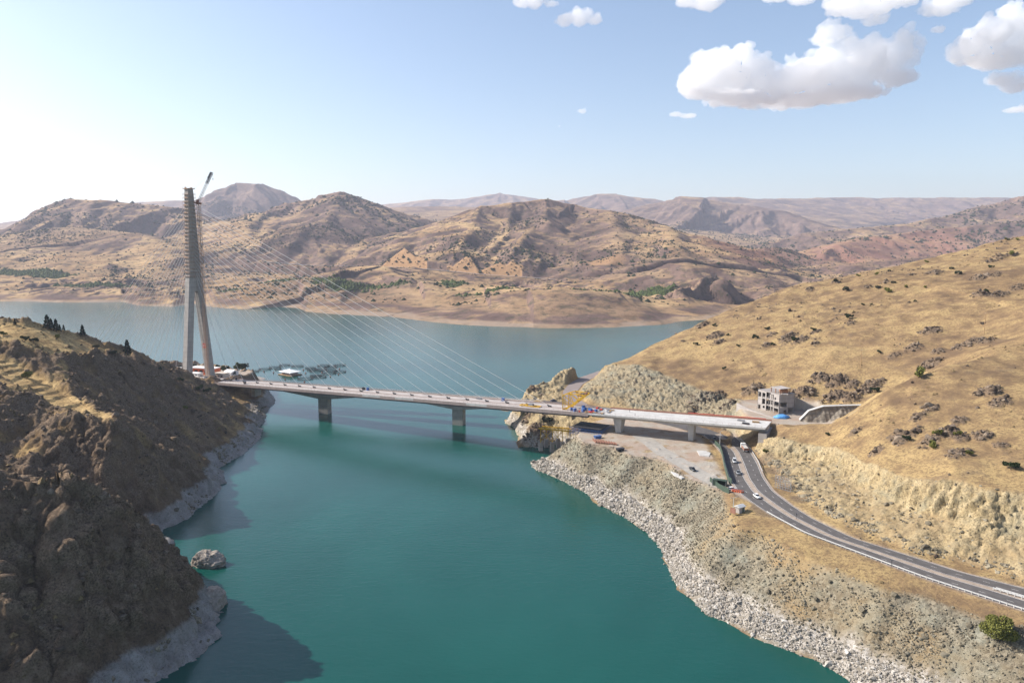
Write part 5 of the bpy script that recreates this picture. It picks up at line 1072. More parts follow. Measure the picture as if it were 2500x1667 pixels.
# ------------------------------------------------------------------ fish farm
q = A(708, 915, 0); ff = empty('floating_house', q, RZ - .12); tag(ff, 'floating white roofed house on a raft among the fish cages', 'floating house')
MB().box((0, 0, .55), (20.5, 14, .35)).build('raft', M['timber'], ff); m = MB()
for i in range(9):
    for y in (-6.2, 6.2): m.tube((-9.4 + i * 2.35, y - .6, .1), (-9.4 + i * 2.35, y + .6, .1), .42, .42, 8)
for y in (-4, -1.5, 1.5, 4):
    for x in (-9.7, 9.7): m.tube((x - .5, y, .1), (x + .5, y, .1), .42, .42, 8)
m.build('float_drum', M['dark'], ff); MB().box((-1, .6, 2.0), (14, 8.5, 2.5)).build('wall', plain('pinkish_wall', (.50, .36, .34), .8), ff)
m = MB(); m.hull([[(-10, -6.6, 3.3), (9, -6.6, 3.3), (9, 7, 3.3), (-10, 7, 3.3)], [(-10, -6.6, 3.5), (9, -6.6, 3.5), (9, 7, 3.5), (-10, 7, 3.5)], [(-2.2, -.4, 5.6), (1.2, -.4, 5.6), (1.2, .8, 5.6), (-2.2, .8, 5.6)]]).build('roof', M['white'], ff)
m = MB(); m.tube((-.5, .2, 5.5), (-.5, .2, 6.3), .8, .5, 8).build('roof_vent', M['white'], ff)
m = MB()
for i in range(5): m.box((-6 + i * 2.6, -3.72, 2.1), (1.5, .08, 1.0))
m.build('window_row', M['glass'], ff)
m = MB()
for x in (-9.5, 8.5):
    for y in (-6.1, 6.5): m.bar((x, y, .6), (x, y, 3.4), .18)
for y in (-6.5,): m.bar((-9.8, y, 1.6), (9.8, y, 1.6), .08)
m.build('railing', M['dark'], ff)
cage0 = None
for ex, ey, rr in [(385, 325, 110), (600, 288, 105), (770, 258, 105), (935, 222, 100), (1150, 238, 108), (825, 290, 60), (1370, 268, 95), (1470, 320, 115), (1590, 230, 110), (1545, 292, 105), (1705, 255, 112), (1862, 222, 108), (1465, 395, 100), (1690, 355, 112), (1862, 332, 108), (1515, 417, 120), (1280, 447, 122), (1725, 310, 95), (1390, 300, 80)]:
    p_ = A(560 + ex / 6.918, 860 + ey / 6.918, 0.25)
    if cage0 is None:
        cage0 = empty('fish_cage', p_); c = cage0; nseg = 26; cs_ = [(6.4 * math.cos(a), 6.4 * math.sin(a)) for a in np.linspace(0, 2 * math.pi, nseg + 1)]
        m = MB()
        for k in (1, .9): m.path([Vector((x * k, y * k, .12)) for x, y in cs_], .17, 6)
        m.build('float_ring', M['dark'], c); m = MB(); m.path([Vector((x * .95, y * .95, 1.15)) for x, y in cs_], .06, 5)
        for x, y in cs_[:-1:2]: m.bar((x * .95, y * .95, .1), (x * .95, y * .95, 1.5), .13); m.box((x * .95, y * .95, 1.5), (.3, .3, .25))
        m.build('railing', M['dark'], c)
    else: c = copy_tree(cage0)
    c.location = p_; c.scale = (rr / 108., rr / 108., 1); c.rotation_euler = (0, 0, ex)
    tag(c, 'round fish cage with dark floating ring and posts in the lake beside the floating house', 'fish cage', 'fish cages on the lake')
for ex, ey in [(585, 336), (745, 350), (943, 462), (1250, 305), (1290, 360), (1563, 350), (1708, 412), (1845, 380), (1860, 288), (1268, 507)]:
    b_ = empty('buoy', A(560 + ex / 6.918, 860 + ey / 6.918, 0)); tag(b_, 'small reddish buoy floating on the water around the fish cages', 'buoy', 'buoys around the fish farm')
    m = MB(); m.hull([[Vector((r_ * math.cos(a), r_ * math.sin(a), z_)) for a in np.linspace(0, 2 * math.pi, 8, False)] for r_, z_ in ((.3, -.2), (.75, .2), (.7, .7), (.2, 1.2))]).build('float', plain('buoy_red', (.3, .09, .07), .6) if 'buoy_red' not in bpy.data.materials else bpy.data.materials['buoy_red'], b_); MB().tube((0, 0, 1.15), (0, 0, 2.2), .1, .1, 6).build('pole', M['dark'], b_)

# ------------------------------------------------------------------ people (tiny in the picture)
def person(label, p, rz):
    o = bpy.data.objects.new('person', bpy.data.meshes.new('person')); col.objects.link(o); me = o.data
    J = [(0, 0, .95), (0, 0, 1.2), (0, 0, 1.42), (0, 0, 1.52), (0, .02, 1.66), (-.19, 0, 1.4), (-.25, .02, 1.12), (-.24, .1, .88), (.19, 0, 1.4), (.25, -.02, 1.12), (.25, .06, .86), (-.1, 0, .9), (-.11, .05, .5), (-.11, .0, .07), (-.11, .14, .04), (.1, 0, .9), (.11, -.04, .5), (.11, -.12, .07), (.11, .02, .04)]
    E_ = [(0, 1), (1, 2), (2, 3), (3, 4), (2, 5), (5, 6), (6, 7), (2, 8), (8, 9), (9, 10), (0, 11), (11, 12), (12, 13), (13, 14), (0, 15), (15, 16), (16, 17), (17, 18)]
    rad_ = [.15, .16, .15, .065, .105, .07, .05, .04, .07, .05, .04, .095, .07, .05, .04, .095, .07, .05, .04]
    me.from_pydata(J, E_, []); sk = o.modifiers.new('skin', 'SKIN'); 
    for i, v in enumerate(me.skin_vertices[0].data): v.radius = (rad_[i], rad_[i] * .8); v.use_root = i == 0
    o.modifiers.new('sub', 'SUBSURF').levels = 1; me.materials.append(M['cloth']); o.location = p; o.rotation_euler = (0, 0, rz); tag(o, label, 'person')
q = gpt(1731, 1190); person('person in dark clothes standing on the slope rim by the gate container', q, .4)
person('person in dark clothes walking on the white deck past the clutter', BP(372, -5, dz(372) + .02), 1.2)
person('person in dark clothes standing in the middle of the white deck near its left end', BP(366, 3.0, dz(366) + .02), 2.2)
# ------------------------------------------------------------------ rocks
def rock_field(name, pts, sizes, mat, seed=1):
    """many loose stones as one mesh; pts (n,3)"""
    bm = bmesh.new(); bmesh.ops.create_icosphere(bm, subdivisions=1, radius=1); bv = np.array([v.co[:] for v in bm.verts]); bm.verts.ensure_lookup_table(); bf = np.array([[v.index for v in f.verts] for f in bm.faces]); bm.free()
    if len(bv) > 12: pass
    r_ = np.random.RandomState(seed); n = len(pts); nv = len(bv)
    jit = 1 + r_.uniform(-.42, .28, (n, nv, 1)); sc = sizes[:, None] * r_.uniform(.6, 1.25, (n, 3)); a = r_.uniform(0, 6.28, n); V = bv[None] * jit * sc[:, None, :]
    ca, sa = np.cos(a)[:, None], np.sin(a)[:, None]; x = V[..., 0] * ca - V[..., 1] * sa; y = V[..., 0] * sa + V[..., 1] * ca; V = np.stack([x, y, V[..., 2] * .8], -1) + pts[:, None, :]
    F = bf[None] + (np.arange(n) * nv)[:, None, None]
    return big_mesh(name, V.reshape(-1, 3), F.reshape(-1, 3), mat, dict(shade=np.repeat(r_.uniform(0, 1, n), nv)), smooth=False)
def stone_mat(name, a, b, c):
    t = NT(name); n = t.noise(1.4, 5, .7); k = t.ramp(t.attr('shade'), [(0, a), (.5, b), (1, c)]); return t.fin(t.mix(t.ramp(n, [(.38, .55), (.55, 0)]), k, tuple(x * .5 for x in a)), .95, .05)
M['stone_pale'] = stone_mat('stone_pale', (.22, .195, .16), (.36, .325, .28), (.53, .49, .44)); M['stone_tan'] = stone_mat('stone_tan', (.13, .112, .082), (.22, .188, .135), (.34, .295, .215)); M['stone_dark'] = stone_mat('stone_dark', (.075, .056, .043), (.15, .115, .085), (.27, .21, .155))
Xr, Yr, Zr = R_.X, R_.Y, R_.Z
def pick(prob, n, seed):
    r_ = np.random.RandomState(seed); area = np.gradient(R_.xs)[None, :] * np.gradient(R_.ys)[:, None]; w = (prob * area).ravel(); w = w / w.sum(); i = r_.choice(len(w), n, p=w)
    dx = np.gradient(R_.xs)[i % len(R_.xs)]; dy = np.gradient(R_.ys)[i // len(R_.xs)]; x = Xr.ravel()[i] + r_.uniform(-.5, .5, n) * dx; y = Yr.ravel()[i] + r_.uniform(-.5, .5, n) * dy
    return np.stack([x, y, Zr.ravel()[i]], 1), r_
ringm = np.clip(emb_r * (Zr < 5.8) * (Zr > -1.2), 0, 1) * (.25 + sstep(-.3, .3, fbm(Xr / 8, Yr / 8, 3, 91)))
p_, r_ = pick(ringm * (Yr < 470), 34000, 5); s_ = .10 + .34 * r_.gamma(.95, .5, len(p_)); s_ *= np.clip(p_[:, 1] / 260., .9, 1.25); p_[:, 2] += s_ * .12
tag(rock_field('riprap_rocks', p_, np.clip(s_, .1, 1.9), M['stone_pale'], 3), kind='stuff')
scr = emb_r * (Zr > 6) * (.35 + sstep(-.2, .4, fbm(Xr / 14, Yr / 14, 4, 92))); p_, r_ = pick(scr, 16000, 6); s_ = .12 + .26 * r_.gamma(1.1, .5, len(p_)); p_[:, 2] += s_ * .1
tag(rock_field('scree_rocks', p_, np.clip(s_, .1, 1.5), M['stone_tan'], 4), kind='stuff')
p_, r_ = pick(np.clip(outm_r - .3, 0, 1) * (Yr < 760) + .0015 * (hill_r > .6) * (Yr < 720) * (Yr > 240), 4200, 8); s_ = .25 + .6 * r_.gamma(1.3, .5, len(p_)); p_[:, 2] += s_ * .15
tag(rock_field('outcrop_rocks', p_, np.clip(s_, .25, 2.4), M['stone_dark'], 5), kind='stuff')
p_, r_ = pick(np.clip(cliff_r * sstep(24, 21, Zr - 1 + fbm(Xr / 10, Yr / 10, 3, 3)) + .06 * cliff_r, 0, 1), 2600, 9); s_ = .2 + .45 * r_.gamma(1.2, .5, len(p_))
tag(rock_field('cliff_rubble', p_, np.clip(s_, .18, 1.8), M['stone_tan'], 6), kind='stuff')
def pickL(prob, n, seed):
    r_ = np.random.RandomState(seed); area = np.gradient(L_.xs)[None, :] * np.gradient(L_.ys)[:, None]; w = (prob * area).ravel(); i = r_.choice(len(w), n, p=w / w.sum()); dx = np.gradient(L_.xs)[i % len(L_.xs)]; dy = np.gradient(L_.ys)[i // len(L_.xs)]
    return np.stack([L_.X.ravel()[i] + r_.uniform(-.5, .5, n) * dx, L_.Y.ravel()[i] + r_.uniform(-.5, .5, n) * dy, L_.Z.ravel()[i]], 1), r_
ok_ = (L_.X > -330) * (L_.Z > .5) * (L_.Y < 570) * (1 - platm)
p_, r_ = pickL(ok_ * (.15 + outL) * (1 - .8 * stripm) * (1 - .8 * topm), 9000, 12); s_ = .2 + .5 * r_.gamma(1.1, .55, len(p_)); p_[:, 2] += s_ * .2
tag(rock_field('slope_rocks', p_, np.clip(s_, .2, 2.2), M['stone_dark'], 7), kind='stuff')
p_, r_ = pickL(ok_ * (L_.Z < 8) * (.2 + sstep(-.2, .3, fbm(L_.X / 10, L_.Y / 10, 3, 3))), 2600, 13); s_ = .2 + .5 * r_.gamma(1.1, .5, len(p_))
tag(rock_field('shore_rocks', p_, np.clip(s_, .2, 1.8), M['stone_tan'], 8), kind='stuff')
def boulder(name, label, p, sx, sy, sz, seed, mat, sub=5):
    bm = bmesh.new(); bmesh.ops.create_icosphere(bm, subdivisions=sub, radius=1.0); V = np.array([v.co[:] for v in bm.verts]); n3 = rock3(V[:, 0] * 1.2 + seed, V[:, 1] * 1.2, V[:, 2] * 1.2, seed, 5); n1 = vnoise3(V[:, 0] * 1.1 + seed, V[:, 1] * 1.1, V[:, 2] * 1.1, seed + 9)
    V = V * (1 + .30 * n1 + .40 * n3)[:, None] * np.array([sx, sy, sz])
    for v, c in zip(bm.verts, V): v.co = c
    me = bpy.data.meshes.new(name); bm.to_mesh(me); bm.free(); me.polygons.foreach_set('use_smooth', [True] * len(me.polygons)); me.materials.append(mat); o = bpy.data.objects.new(name, me); col.objects.link(o); o.location = p; tag(o, label, 'rock'); return o
t = NT('islet_rock'); n = t.noise(.5, 8, .75); n2 = t.noise(2.2, 5, .7); z_ = t.n.new('ShaderNodeSeparateXYZ'); t.link(t.pos(), z_.inputs[0])
c_ = t.ramp(n, [(.3, (.15, .125, .10)), (.5, (.32, .275, .23)), (.7, (.46, .41, .35))]); c_ = t.mix(t.ramp(z_.outputs[2], [(.0, 1.0), (.012, .0)]), c_, (.05, .045, .04)); t.bump(n2, .8, .4); M['islet'] = t.fin(c_, .95, .05)
q = A(510, 1378, 0); boulder('rock_islet', 'pale craggy rock islet standing alone in the water by the left bank', (q[0], q[1], .6), 5.6, 4.0, 4.4, 4, M['islet'], 6)
q = A(518, 1488, 0); boulder('shore_rock', 'pale rock at the foot of the left spur where it meets the water', (q[0] - 1, q[1] + 3, .8), 4.0, 4.5, 4.2, 9, M['islet'])

# ------------------------------------------------------------------ vegetation
def crown(n, rx, ry, rz_, lobes, leaf_s, seed, z0=0.0, flat_=.0):
    """leaf clumps spread through several uneven lobes; returns (verts, quads)"""
    r_ = np.random.RandomState(seed); L_s = [(np.array([r_.uniform(-.64, .64) * rx, r_.uniform(-.64, .64) * ry, r_.uniform(-.45, .5) * rz_]), r_.uniform(.26, .5)) for _ in range(lobes)]; V = np.zeros((n, 4, 3))
    for i in range(n):
        c, k = L_s[r_.randint(lobes)]; d = r_.normal(size=3); d /= np.linalg.norm(d) + 1e-9; rr = r_.uniform(.45, 1.05) ** .6; p = c + d * rr * k * np.array([rx, ry, rz_]); a = r_.normal(size=3); a /= np.linalg.norm(a); b = np.cross(a, r_.normal(size=3)); b /= np.linalg.norm(b) + 1e-9; s = leaf_s * r_.uniform(.6, 1.3)
        V[i] = p + np.array([-a * s, b * s * .6, a * s, -b * s * .6])
    V[..., 2] += z0; return V.reshape(-1, 3), np.arange(n * 4).reshape(n, 4)
def tree_mesh(name, h, w, n, seed, mat, leaf_s, lobes=7, trunk=.22, pine=False):
    root = empty(name, (0, 0, 0)); m = MB(); r_ = random.Random(seed); th = h * trunk
    m.tube((0, 0, -.6), (0, 0, th), h * .035 + .04, h * .026 + .02, 8); m.tube((0, 0, th), (h * .02, 0, h * (.8 if pine else .62)), h * .026 + .02, .03, 7)
    for k in range(5): a = k * 1.3 + r_.random(); zz = th + (h - th) * .12 * k; m.tube((0, 0, zz), (w * .36 * math.cos(a), w * .36 * math.sin(a), zz + h * .14), h * .014 + .015, .012, 5)
    m.build('trunk', M['bark'], root)
    if pine:
        rr = np.random.RandomState(seed); V = np.zeros((n, 4, 3))
        for i in range(n):
            k = rr.random() ** .8; lay = .82 + .28 * math.sin(k * 26); z = th * .7 + (h - th * .7) * k; R0 = w / 2 * (1 - k) ** .75 * lay; a = rr.uniform(0, 6.28); q = R0 * rr.uniform(.3, 1.0) ** .5; p = np.array([q * math.cos(a), q * math.sin(a), z - q * .18]); d = np.array([math.cos(a), math.sin(a), -.25]); b = np.cross(d, rr.normal(size=3)); b /= np.linalg.norm(b); s = leaf_s * rr.uniform(.6, 1.3); V[i] = p + np.array([-d * s * .5, b * s * .5, d * s, -b * s * .5])
        V = V.reshape(-1, 3); F = np.arange(n * 4).reshape(n, 4)
    else: V, F = crown(n, w / 2, w / 2, (h - th) / 2 * 1.05, lobes, leaf_s, seed, th + (h - th) / 2)
    c = big_mesh('crown', V, F, mat, None, False); c.parent = root; return root
protos = {}
def plant(kind, label, cat, p, s, group=None, name=None):
    if kind not in protos:
        protos[kind] = {'pine': lambda: tree_mesh('pine_tree', 8, 4.2, 900, 3, M['leaf_pine'], .55, pine=True, trunk=.16), 'broad': lambda: tree_mesh('broadleaf_tree', 7, 6.4, 1100, 5, M['leaf_mid'], .5, 9), 'dark': lambda: tree_mesh('broadleaf_tree', 7, 6.0, 1100, 15, M['leaf_dark'], .5, 8),
                        'bush': lambda: tree_mesh('bush', 2.6, 3.4, 420, 8, M['leaf_dark'], .34, 6, .1), 'scrub': lambda: tree_mesh('bush', 2.0, 3.2, 360, 18, M['leaf_grey'], .32, 6, .08), 'olive': lambda: tree_mesh('bush', 2.2, 3.0, 380, 28, M['leaf_olive'], .32, 6, .08)}[kind]()
        o = protos[kind]
    else: o = copy_tree(protos[kind])
    if name: o.name = name
    o.location = p; o.scale = (s * rnd.uniform(.9, 1.15), s * rnd.uniform(.9, 1.15), s); o.rotation_euler = (0, 0, rnd.uniform(0, 6.28)); tag(o, label, cat, group); return o
LH = lambda px, py: Vector(L_.hit(px, py) if L_.hit(px, py) is not None else A(px, py, 20))
for px, py, Yc, s, lab in [(37, 800, 428, .55, 'lone small dark tree at the left end of the ridge'), (117, 812, 434, 1.15, 'tallest dark pine of the clump on the left ridge'), (126, 812, 436, .9, 'dark pine in the middle of the clump on the left ridge'), (138, 815, 437, 1.05, 'dark pine at the right of the clump on the left ridge'), (147, 819, 440, .6, 'small pine just right of the clump on the left ridge'), (157, 823, 442, .5, 'smallest pine on the slope right of the clump'), (203, 834, 449, 1.0, 'single dark pine on the ridge line between the clump and the lowest pine'), (312, 873, 471, 1.35, 'large lone dark pine lowest on the left ridge near the tower')]:
    q = D(px, py, Yc); q[2] = L_.h(q[0], q[1]); plant('pine', lab, 'tree', q, s * .92, 'pines on the left ridge')
for px, py, k, s, lab in [(234, 852, 'scrub', 1.3, 'grey scrub bush on the ridge right of the single pine'), (276, 866, 'scrub', 1.4, 'low dark bush on the ridge left of the large lone pine'), (62, 833, 'bush', 1.3, 'left one of two green bushes on the sunny top of the left hill'), (82, 838, 'bush', 1.3, 'right one of two green bushes on the sunny top of the left hill'), (140, 826, 'olive', 1.2, 'pale bush below the pine clump'), (66, 925, 'olive', 1.9, 'bright green round bush on the terraced strip of the left hill'), (8, 820, 'olive', 1.2, 'green bush at the left frame edge on the hill top'), (452, 1000, 'olive', 1.3, 'green bush on the steep slope below the tower'), (392, 905, 'dark', .4, 'dark bush at the end of the ridge just left of the tower'), (438, 935, 'bush', 1.6, 'dark green bush on the slope under the left leg'), (505, 962, 'bush', 1.5, 'dark bush under the deck near the tower'), (488, 955, 'bush', 1.6, 'dark bush under the deck closest to the tower')]:
    plant(k, lab, 'bush', LH(px, py), s)
for px, py, k, s, z_, lab in [(356, 897, 'dark', .7, 22, 'dark tree left of the pale kiosk behind the ridge'), (383, 899, 'broad', .7, 22, 'pale tree behind the ridge left of the kiosk'), (425, 903, 'broad', 1.0, 20, 'round green tree touching the left leg of the tower'), (441, 900, 'dark', .95, 20, 'dark round tree behind the left leg of the tower'), (474, 894, 'dark', .85, 19, 'dark tree top showing between the tower legs'), (532, 905, 'dark', 1.05, 18, 'dark tree right of the right leg of the tower'), (545, 908, 'broad', .95, 16, 'second tree right of the right leg of the tower'), (556, 910, 'dark', .8, 14, 'dark tree behind the white house'), (580, 920, 'broad', 1.25, 10, 'tall green tree at the waterside right of the white house'), (592, 928, 'broad', 1.15, 7, 'broad green tree at the waterside beside the fish farm'), (602, 935, 'dark', .9, 3, 'lowest green tree at the waterline behind the deck'), (572, 932, 'dark', .55, 13, 'small dark tree between white house and deck'), (1296, 1032, 'olive', 0, 0, '')]:
    if s: w_ = A(px, py, z_); w_[2] = max(L_.h(w_[0], w_[1]), .5); plant(k, lab, 'tree', w_, s, 'trees around the tower foot')
BUSH = [(1744, 797, 'bush', 1.1, 'dark round bush near the left shoulder of the grass hill'), (1698, 843, 'bush', 1.1, 'dark bush alone at the lower left of the grass hill'), (1803, 847, 'bush', .9, 'dark bush below the wide rocks in the middle of the hill'), (1778, 820, 'bush', .9, 'small dark bush beside scattered rocks on the left of the hill'), (1845, 828, 'bush', 1.5, 'wide dark bush right below a rock cluster'), (1873, 806, 'bush', 1.2, 'dark bush touching the upper rock cluster'), (1941, 834, 'bush', 1.5, 'dark bush between the two halves of a rock cluster'), (1888, 843, 'bush', .9, 'dark bush among low rocks in the middle of the hill'), (1768, 903, 'bush', 1.0, 'dark bush above the greenish rock cut'), (2073, 778, 'bush', 1.6, 'wide dark bush in the middle of the hill'), (1986, 808, 'bush', 1.1, 'dark bush near the end of the faint track'), (2145, 863, 'bush', 1.0, 'dark round bush right of the lower power pole'), (2247, 920, 'olive', 2.2, 'big green bush in the gully behind the near spur'), (2235, 738, 'bush', .8, 'small dark bush high in the middle of the slope'), (2038, 690, 'scrub', 1.9, 'grey bush on top of a rock near the hill crest'), (2067, 711, 'scrub', 2.2, 'big grey bush with shadow below the hill crest'), (2168, 714, 'olive', 1.8, 'olive bush high on the slope'), (2144, 705, 'scrub', 1.4, 'grey bush left of the olive one high on the slope'), (2180, 692, 'scrub', 1.2, 'small grey bush above the olive one'), (2211, 703, 'olive', 1.2, 'small olive bush right of the larger olive one'), (2341, 670, 'scrub', 1.7, 'grey bush below the long flat rocks near the crest'), (2322, 658, 'scrub', 1.2, 'small grey bush right above the long flat rocks'), (2465, 580, 'bush', 1.9, 'dark bush on the crest at the far right'), (2413, 590, 'bush', 1.6, 'dark bush on the crest left of the rightmost ones'), (2458, 587, 'olive', 1.3, 'olive bush just under the crest at the far right'), (2484, 587, 'olive', 1.2, 'small olive bush on the crest at the frame edge'), (2382, 597, 'scrub', 1.1, 'grey bush on the crest line'), (2262, 641, 'olive', 1.1, 'olive bush on the upper slope'), (2140, 672, 'olive', 1.4, 'olive bush just below the crest line'), (2095, 675, 'olive', 1.2, 'olive bush left of another near the crest line'), (2172, 663, 'scrub', 1.0, 'tiny grey bush near the crest line'), (2128, 745, 'bush', .7, 'tiny dark bush right of the wide one in mid slope'), (2105, 746, 'bush', .9, 'dark bush near the wide one in mid slope'), (2258, 703, 'olive', 1.0, 'small olive bush right of mid slope'), (2408, 715, 'bush', 1.2, 'dark bush beside the rocks on the right slope'), (2420, 655, 'bush', 1.2, 'dark bush beside the tallest rocks near the crest'), (2470, 622, 'olive', 1.7, 'green bush on top of the tallest rocks near the crest'),
        (2135, 958, 'bush', 1.5, 'dark green bush by the rocks above the portal wall'), (2212, 1076, 'bush', 1.0, 'dark green bush left on the near spur'), (2288, 1064, 'olive', 1.2, 'wide olive bush beside rocks on the near spur'), (2278, 1093, 'olive', 1.3, 'wide olive bush below rocks on the near spur'), (2338, 1064, 'olive', 1.0, 'small olive bush on the near spur'), (2467, 1148, 'bush', 1.4, 'round dark bush casting a shadow above the rock cut'), (2020, 1064, 'bush', .8, 'low dark bush on the near end of the spur'), (2365, 1110, 'olive', .9, 'small olive bush among the lower rocks of the spur'), (1868, 1105, 'olive', 1.0, 'bright green bush beside the truck at the foot of the cliff'),
        (1337, 1032, 'scrub', 2.2, 'grey green bush on the rocks above the yellow trestle'), (1392, 1016, 'bush', 2.2, 'dark bush under the joint of the two decks'), (1322, 1006, 'bush', 1.2, 'green bush right under the deck on the headland')]
for px, py, k, s, lab in BUSH:
    q = R_.hit(px, py)
    if q is not None: plant(k, lab, 'bush', q - np.array([0, 0, .15]), s)
q = R_.hit(2438, 1568); o = tree_mesh('bush', 7.0, 9.6, 6500, 77, M['leaf_olive'], .27, 26, .1); o.location = q; tag(o, 'big olive green bush on the slope below the road at the right edge', 'bush')

# dark scrub dotted over the far hills and green orchards on the far shore, each far too many to count
def clumps(name, P_, rad_, mat, seed, kz=.9):
    bv = np.array([(1, 0, .1), (.3, .95, 0), (-.8, .6, .1), (-.8, -.6, 0), (.3, -.95, .1), (.1, .1, 1.0), (0, 0, -.4)]); bf = np.array([(0, 1, 5), (1, 2, 5), (2, 3, 5), (3, 4, 5), (4, 0, 5), (1, 0, 6), (2, 1, 6), (3, 2, 6), (4, 3, 6), (0, 4, 6)])
    r_ = np.random.RandomState(seed); n = len(P_); V = bv[None] * (rad_[:, None, None] * r_.uniform(.6, 1.35, (n, 7, 1))) * np.array([1, 1, kz]) + P_[:, None, :]
    return big_mesh(name, V.reshape(-1, 3), (bf[None] + (np.arange(n) * 7)[:, None, None]).reshape(-1, 3), mat, None, False)
M['leaf_dry'] = leaf('foliage_dry', (.16, .115, .06)); M['leaf_far'] = leaf('foliage_far', (0.028, 0.036, 0.018))
cell = np.gradient(FY, axis=0) * np.gradient(FX, axis=1)
def pickF(w, n, seed):
    r_ = np.random.RandomState(seed); w = (w * cell).ravel(); i = r_.choice(len(w), n, p=w / w.sum()); sx = np.gradient(FX, axis=1).ravel()[i]; sy = np.gradient(FY, axis=0).ravel()[i]
    return np.stack([FX.ravel()[i] + r_.uniform(-.5, .5, n) * sx, FY.ravel()[i] + r_.uniform(-.5, .5, n) * sy, FZ.ravel()[i]], 1), r_
vis = (np.abs(FX / FY) < .75)
p_, r_ = pickL(ok_ * (L_.Z > 11) * sstep(-.1, .4, fbm(L_.X / 25, L_.Y / 25, 4, 23)), 2200, 14); tag(clumps('dry_scrub', p_, .35 + .5 * r_.gamma(1.2, .6, len(p_)), M['leaf_dry'], 9), kind='stuff')
p_, r_ = pick(hill_r * (Yr < 760) * sstep(-.05, .45, fbm(Xr / 45, Yr / 45, 4, 24)), 3800, 15); tag(clumps('dry_scrub', p_, .25 + .35 * r_.gamma(1.1, .6, len(p_)), M['leaf_dry'], 10), kind='stuff')
den = np.clip(.06 + sstep(-.1, .5, fbm(FX / 380, FY / 380, 4, 81)) * (.25 + FRK), 0, 1) * (FZ > 14) * vis
p_, r_ = pickF(den * (FY < 3300) * (FY > 1400), 23000, 3); tag(clumps('scrub', p_, 1.0 + 1.3 * r_.gamma(1.6, .7, len(p_)), M['leaf_far'], 4), kind='stuff')
p_, r_ = pickF(den * (FY >= 3300) * (FY < 6000), 17000, 5); tag(clumps('scrub', p_, 3.0 + 2.0 * r_.gamma(1.6, .8, len(p_)), M['leaf_far'], 6), kind='stuff')
p_, r_ = pickF(FGR * vis + 1e-9, 3200, 7); tag(clumps('orchard_trees', p_, 2.2 + 1.2 * r_.gamma(1.5, .7, len(p_)), M['leaf_mid'], 8, 1.1), kind='stuff')
# ------------------------------------------------------------------ clouds: closed lumpy bodies of scattering droplets, high above the haze
def cloud_mat():
    m = bpy.data.materials.new('cloud'); m.use_nodes = True; n = m.node_tree.nodes; n.remove(n['Principled BSDF']); v = n.new('ShaderNodeVolumePrincipled')
    v.inputs['Color'].default_value = (1, 1, 1, 1); v.inputs['Density'].default_value = CLOUD_D; v.inputs['Anisotropy'].default_value = .0
    m.node_tree.links.new(v.outputs[0], n['Material Output'].inputs['Volume']); return m
CLOUD_D = .0065
M['cloud'] = cloud_mat(); CY_ = 9000.
def cloud(label, blobs, seed, puffs=9, flat=.75):
    r_ = np.random.RandomState(seed); bm = bmesh.new(); xs_ = [b[0] for b in blobs]; ys_ = [b[1] for b in blobs]; C0 = D(np.mean(xs_), np.mean(ys_), CY_); k = CY_ / FPX
    def sph(c, r, sq=(1, 1, 1)):
        s_ = bmesh.ops.create_icosphere(bm, subdivisions=2, radius=1.0)['verts']
        for v in s_: v.co = Vector((c[0] + v.co.x * r * sq[0], c[1] + v.co.y * r * sq[1], c[2] + v.co.z * r * sq[2]))
    for px, py, rx, ry in blobs:
        c = D(px, py, CY_) - C0; rx *= k * 1.13; ry *= k * 1.13; sph((c[0], r_.uniform(-.2, .2) * rx, c[2]), 1, (rx * .78, rx * .7, ry * .78))
        for i in range(puffs):
            a = r_.uniform(0, 2 * math.pi); e = r_.uniform(-.35, 1.0); q = np.array([math.cos(a) * math.sqrt(max(0, 1 - e * e)) * rx * .72, math.sin(a) * math.sqrt(max(0, 1 - e * e)) * rx * .65, e * ry * .72]); s_ = r_.uniform(.2, .42) * min(rx, ry * 1.25) * (1.0 if e > -.1 else .7)
            sph(c + q, s_)
            for j in range(5): d = r_.normal(size=3); d /= np.linalg.norm(d); d[2] = abs(d[2]) if e > 0 else d[2]; sph(c + q + d * s_ * .85, s_ * r_.uniform(.3, .5))
    me = bpy.data.meshes.new('cloud'); bm.to_mesh(me); bm.free(); o = bpy.data.objects.new('cloud', me); col.objects.link(o)
    ext = (max(b[0] + b[2] for b in blobs) - min(b[0] - b[2] for b in blobs)) * k; md = o.modifiers.new('r', 'REMESH'); md.mode = 'VOXEL'; md.voxel_size = max(6., min(12., ext / 140)); md.use_smooth_shade = True
    dg = bpy.context.evaluated_depsgraph_get(); ev = o.evaluated_get(dg); me2 = bpy.data.meshes.new_from_object(ev); o.modifiers.clear(); o.data = me2; bpy.data.meshes.remove(me)
    n = len(me2.vertices); co = np.zeros(n * 3, np.float32); me2.vertices.foreach_get('co', co); co = co.reshape(-1, 3).astype(float); nn = np.zeros(n * 3, np.float32); me2.vertices.foreach_get('normal', nn); nn = nn.reshape(-1, 3); s_ = min(max(ext / 13, 34), 150.)
    d = rock3(co[:, 0] / s_ + seed, co[:, 1] / s_, co[:, 2] / s_, seed, 4) * -.36 * s_ + vnoise3(co[:, 0] / s_ / 2, co[:, 1] / s_ / 2, co[:, 2] / s_ / 2, seed) * .3 * s_; co += nn * d[:, None]; me2.vertices.foreach_set('co', co.astype(np.float32).ravel()); me2.update()
    me2.materials.clear(); me2.materials.append(M['cloud']); o.location = C0; tag(o, label, 'cloud', 'clouds in the right half of the sky'); return o
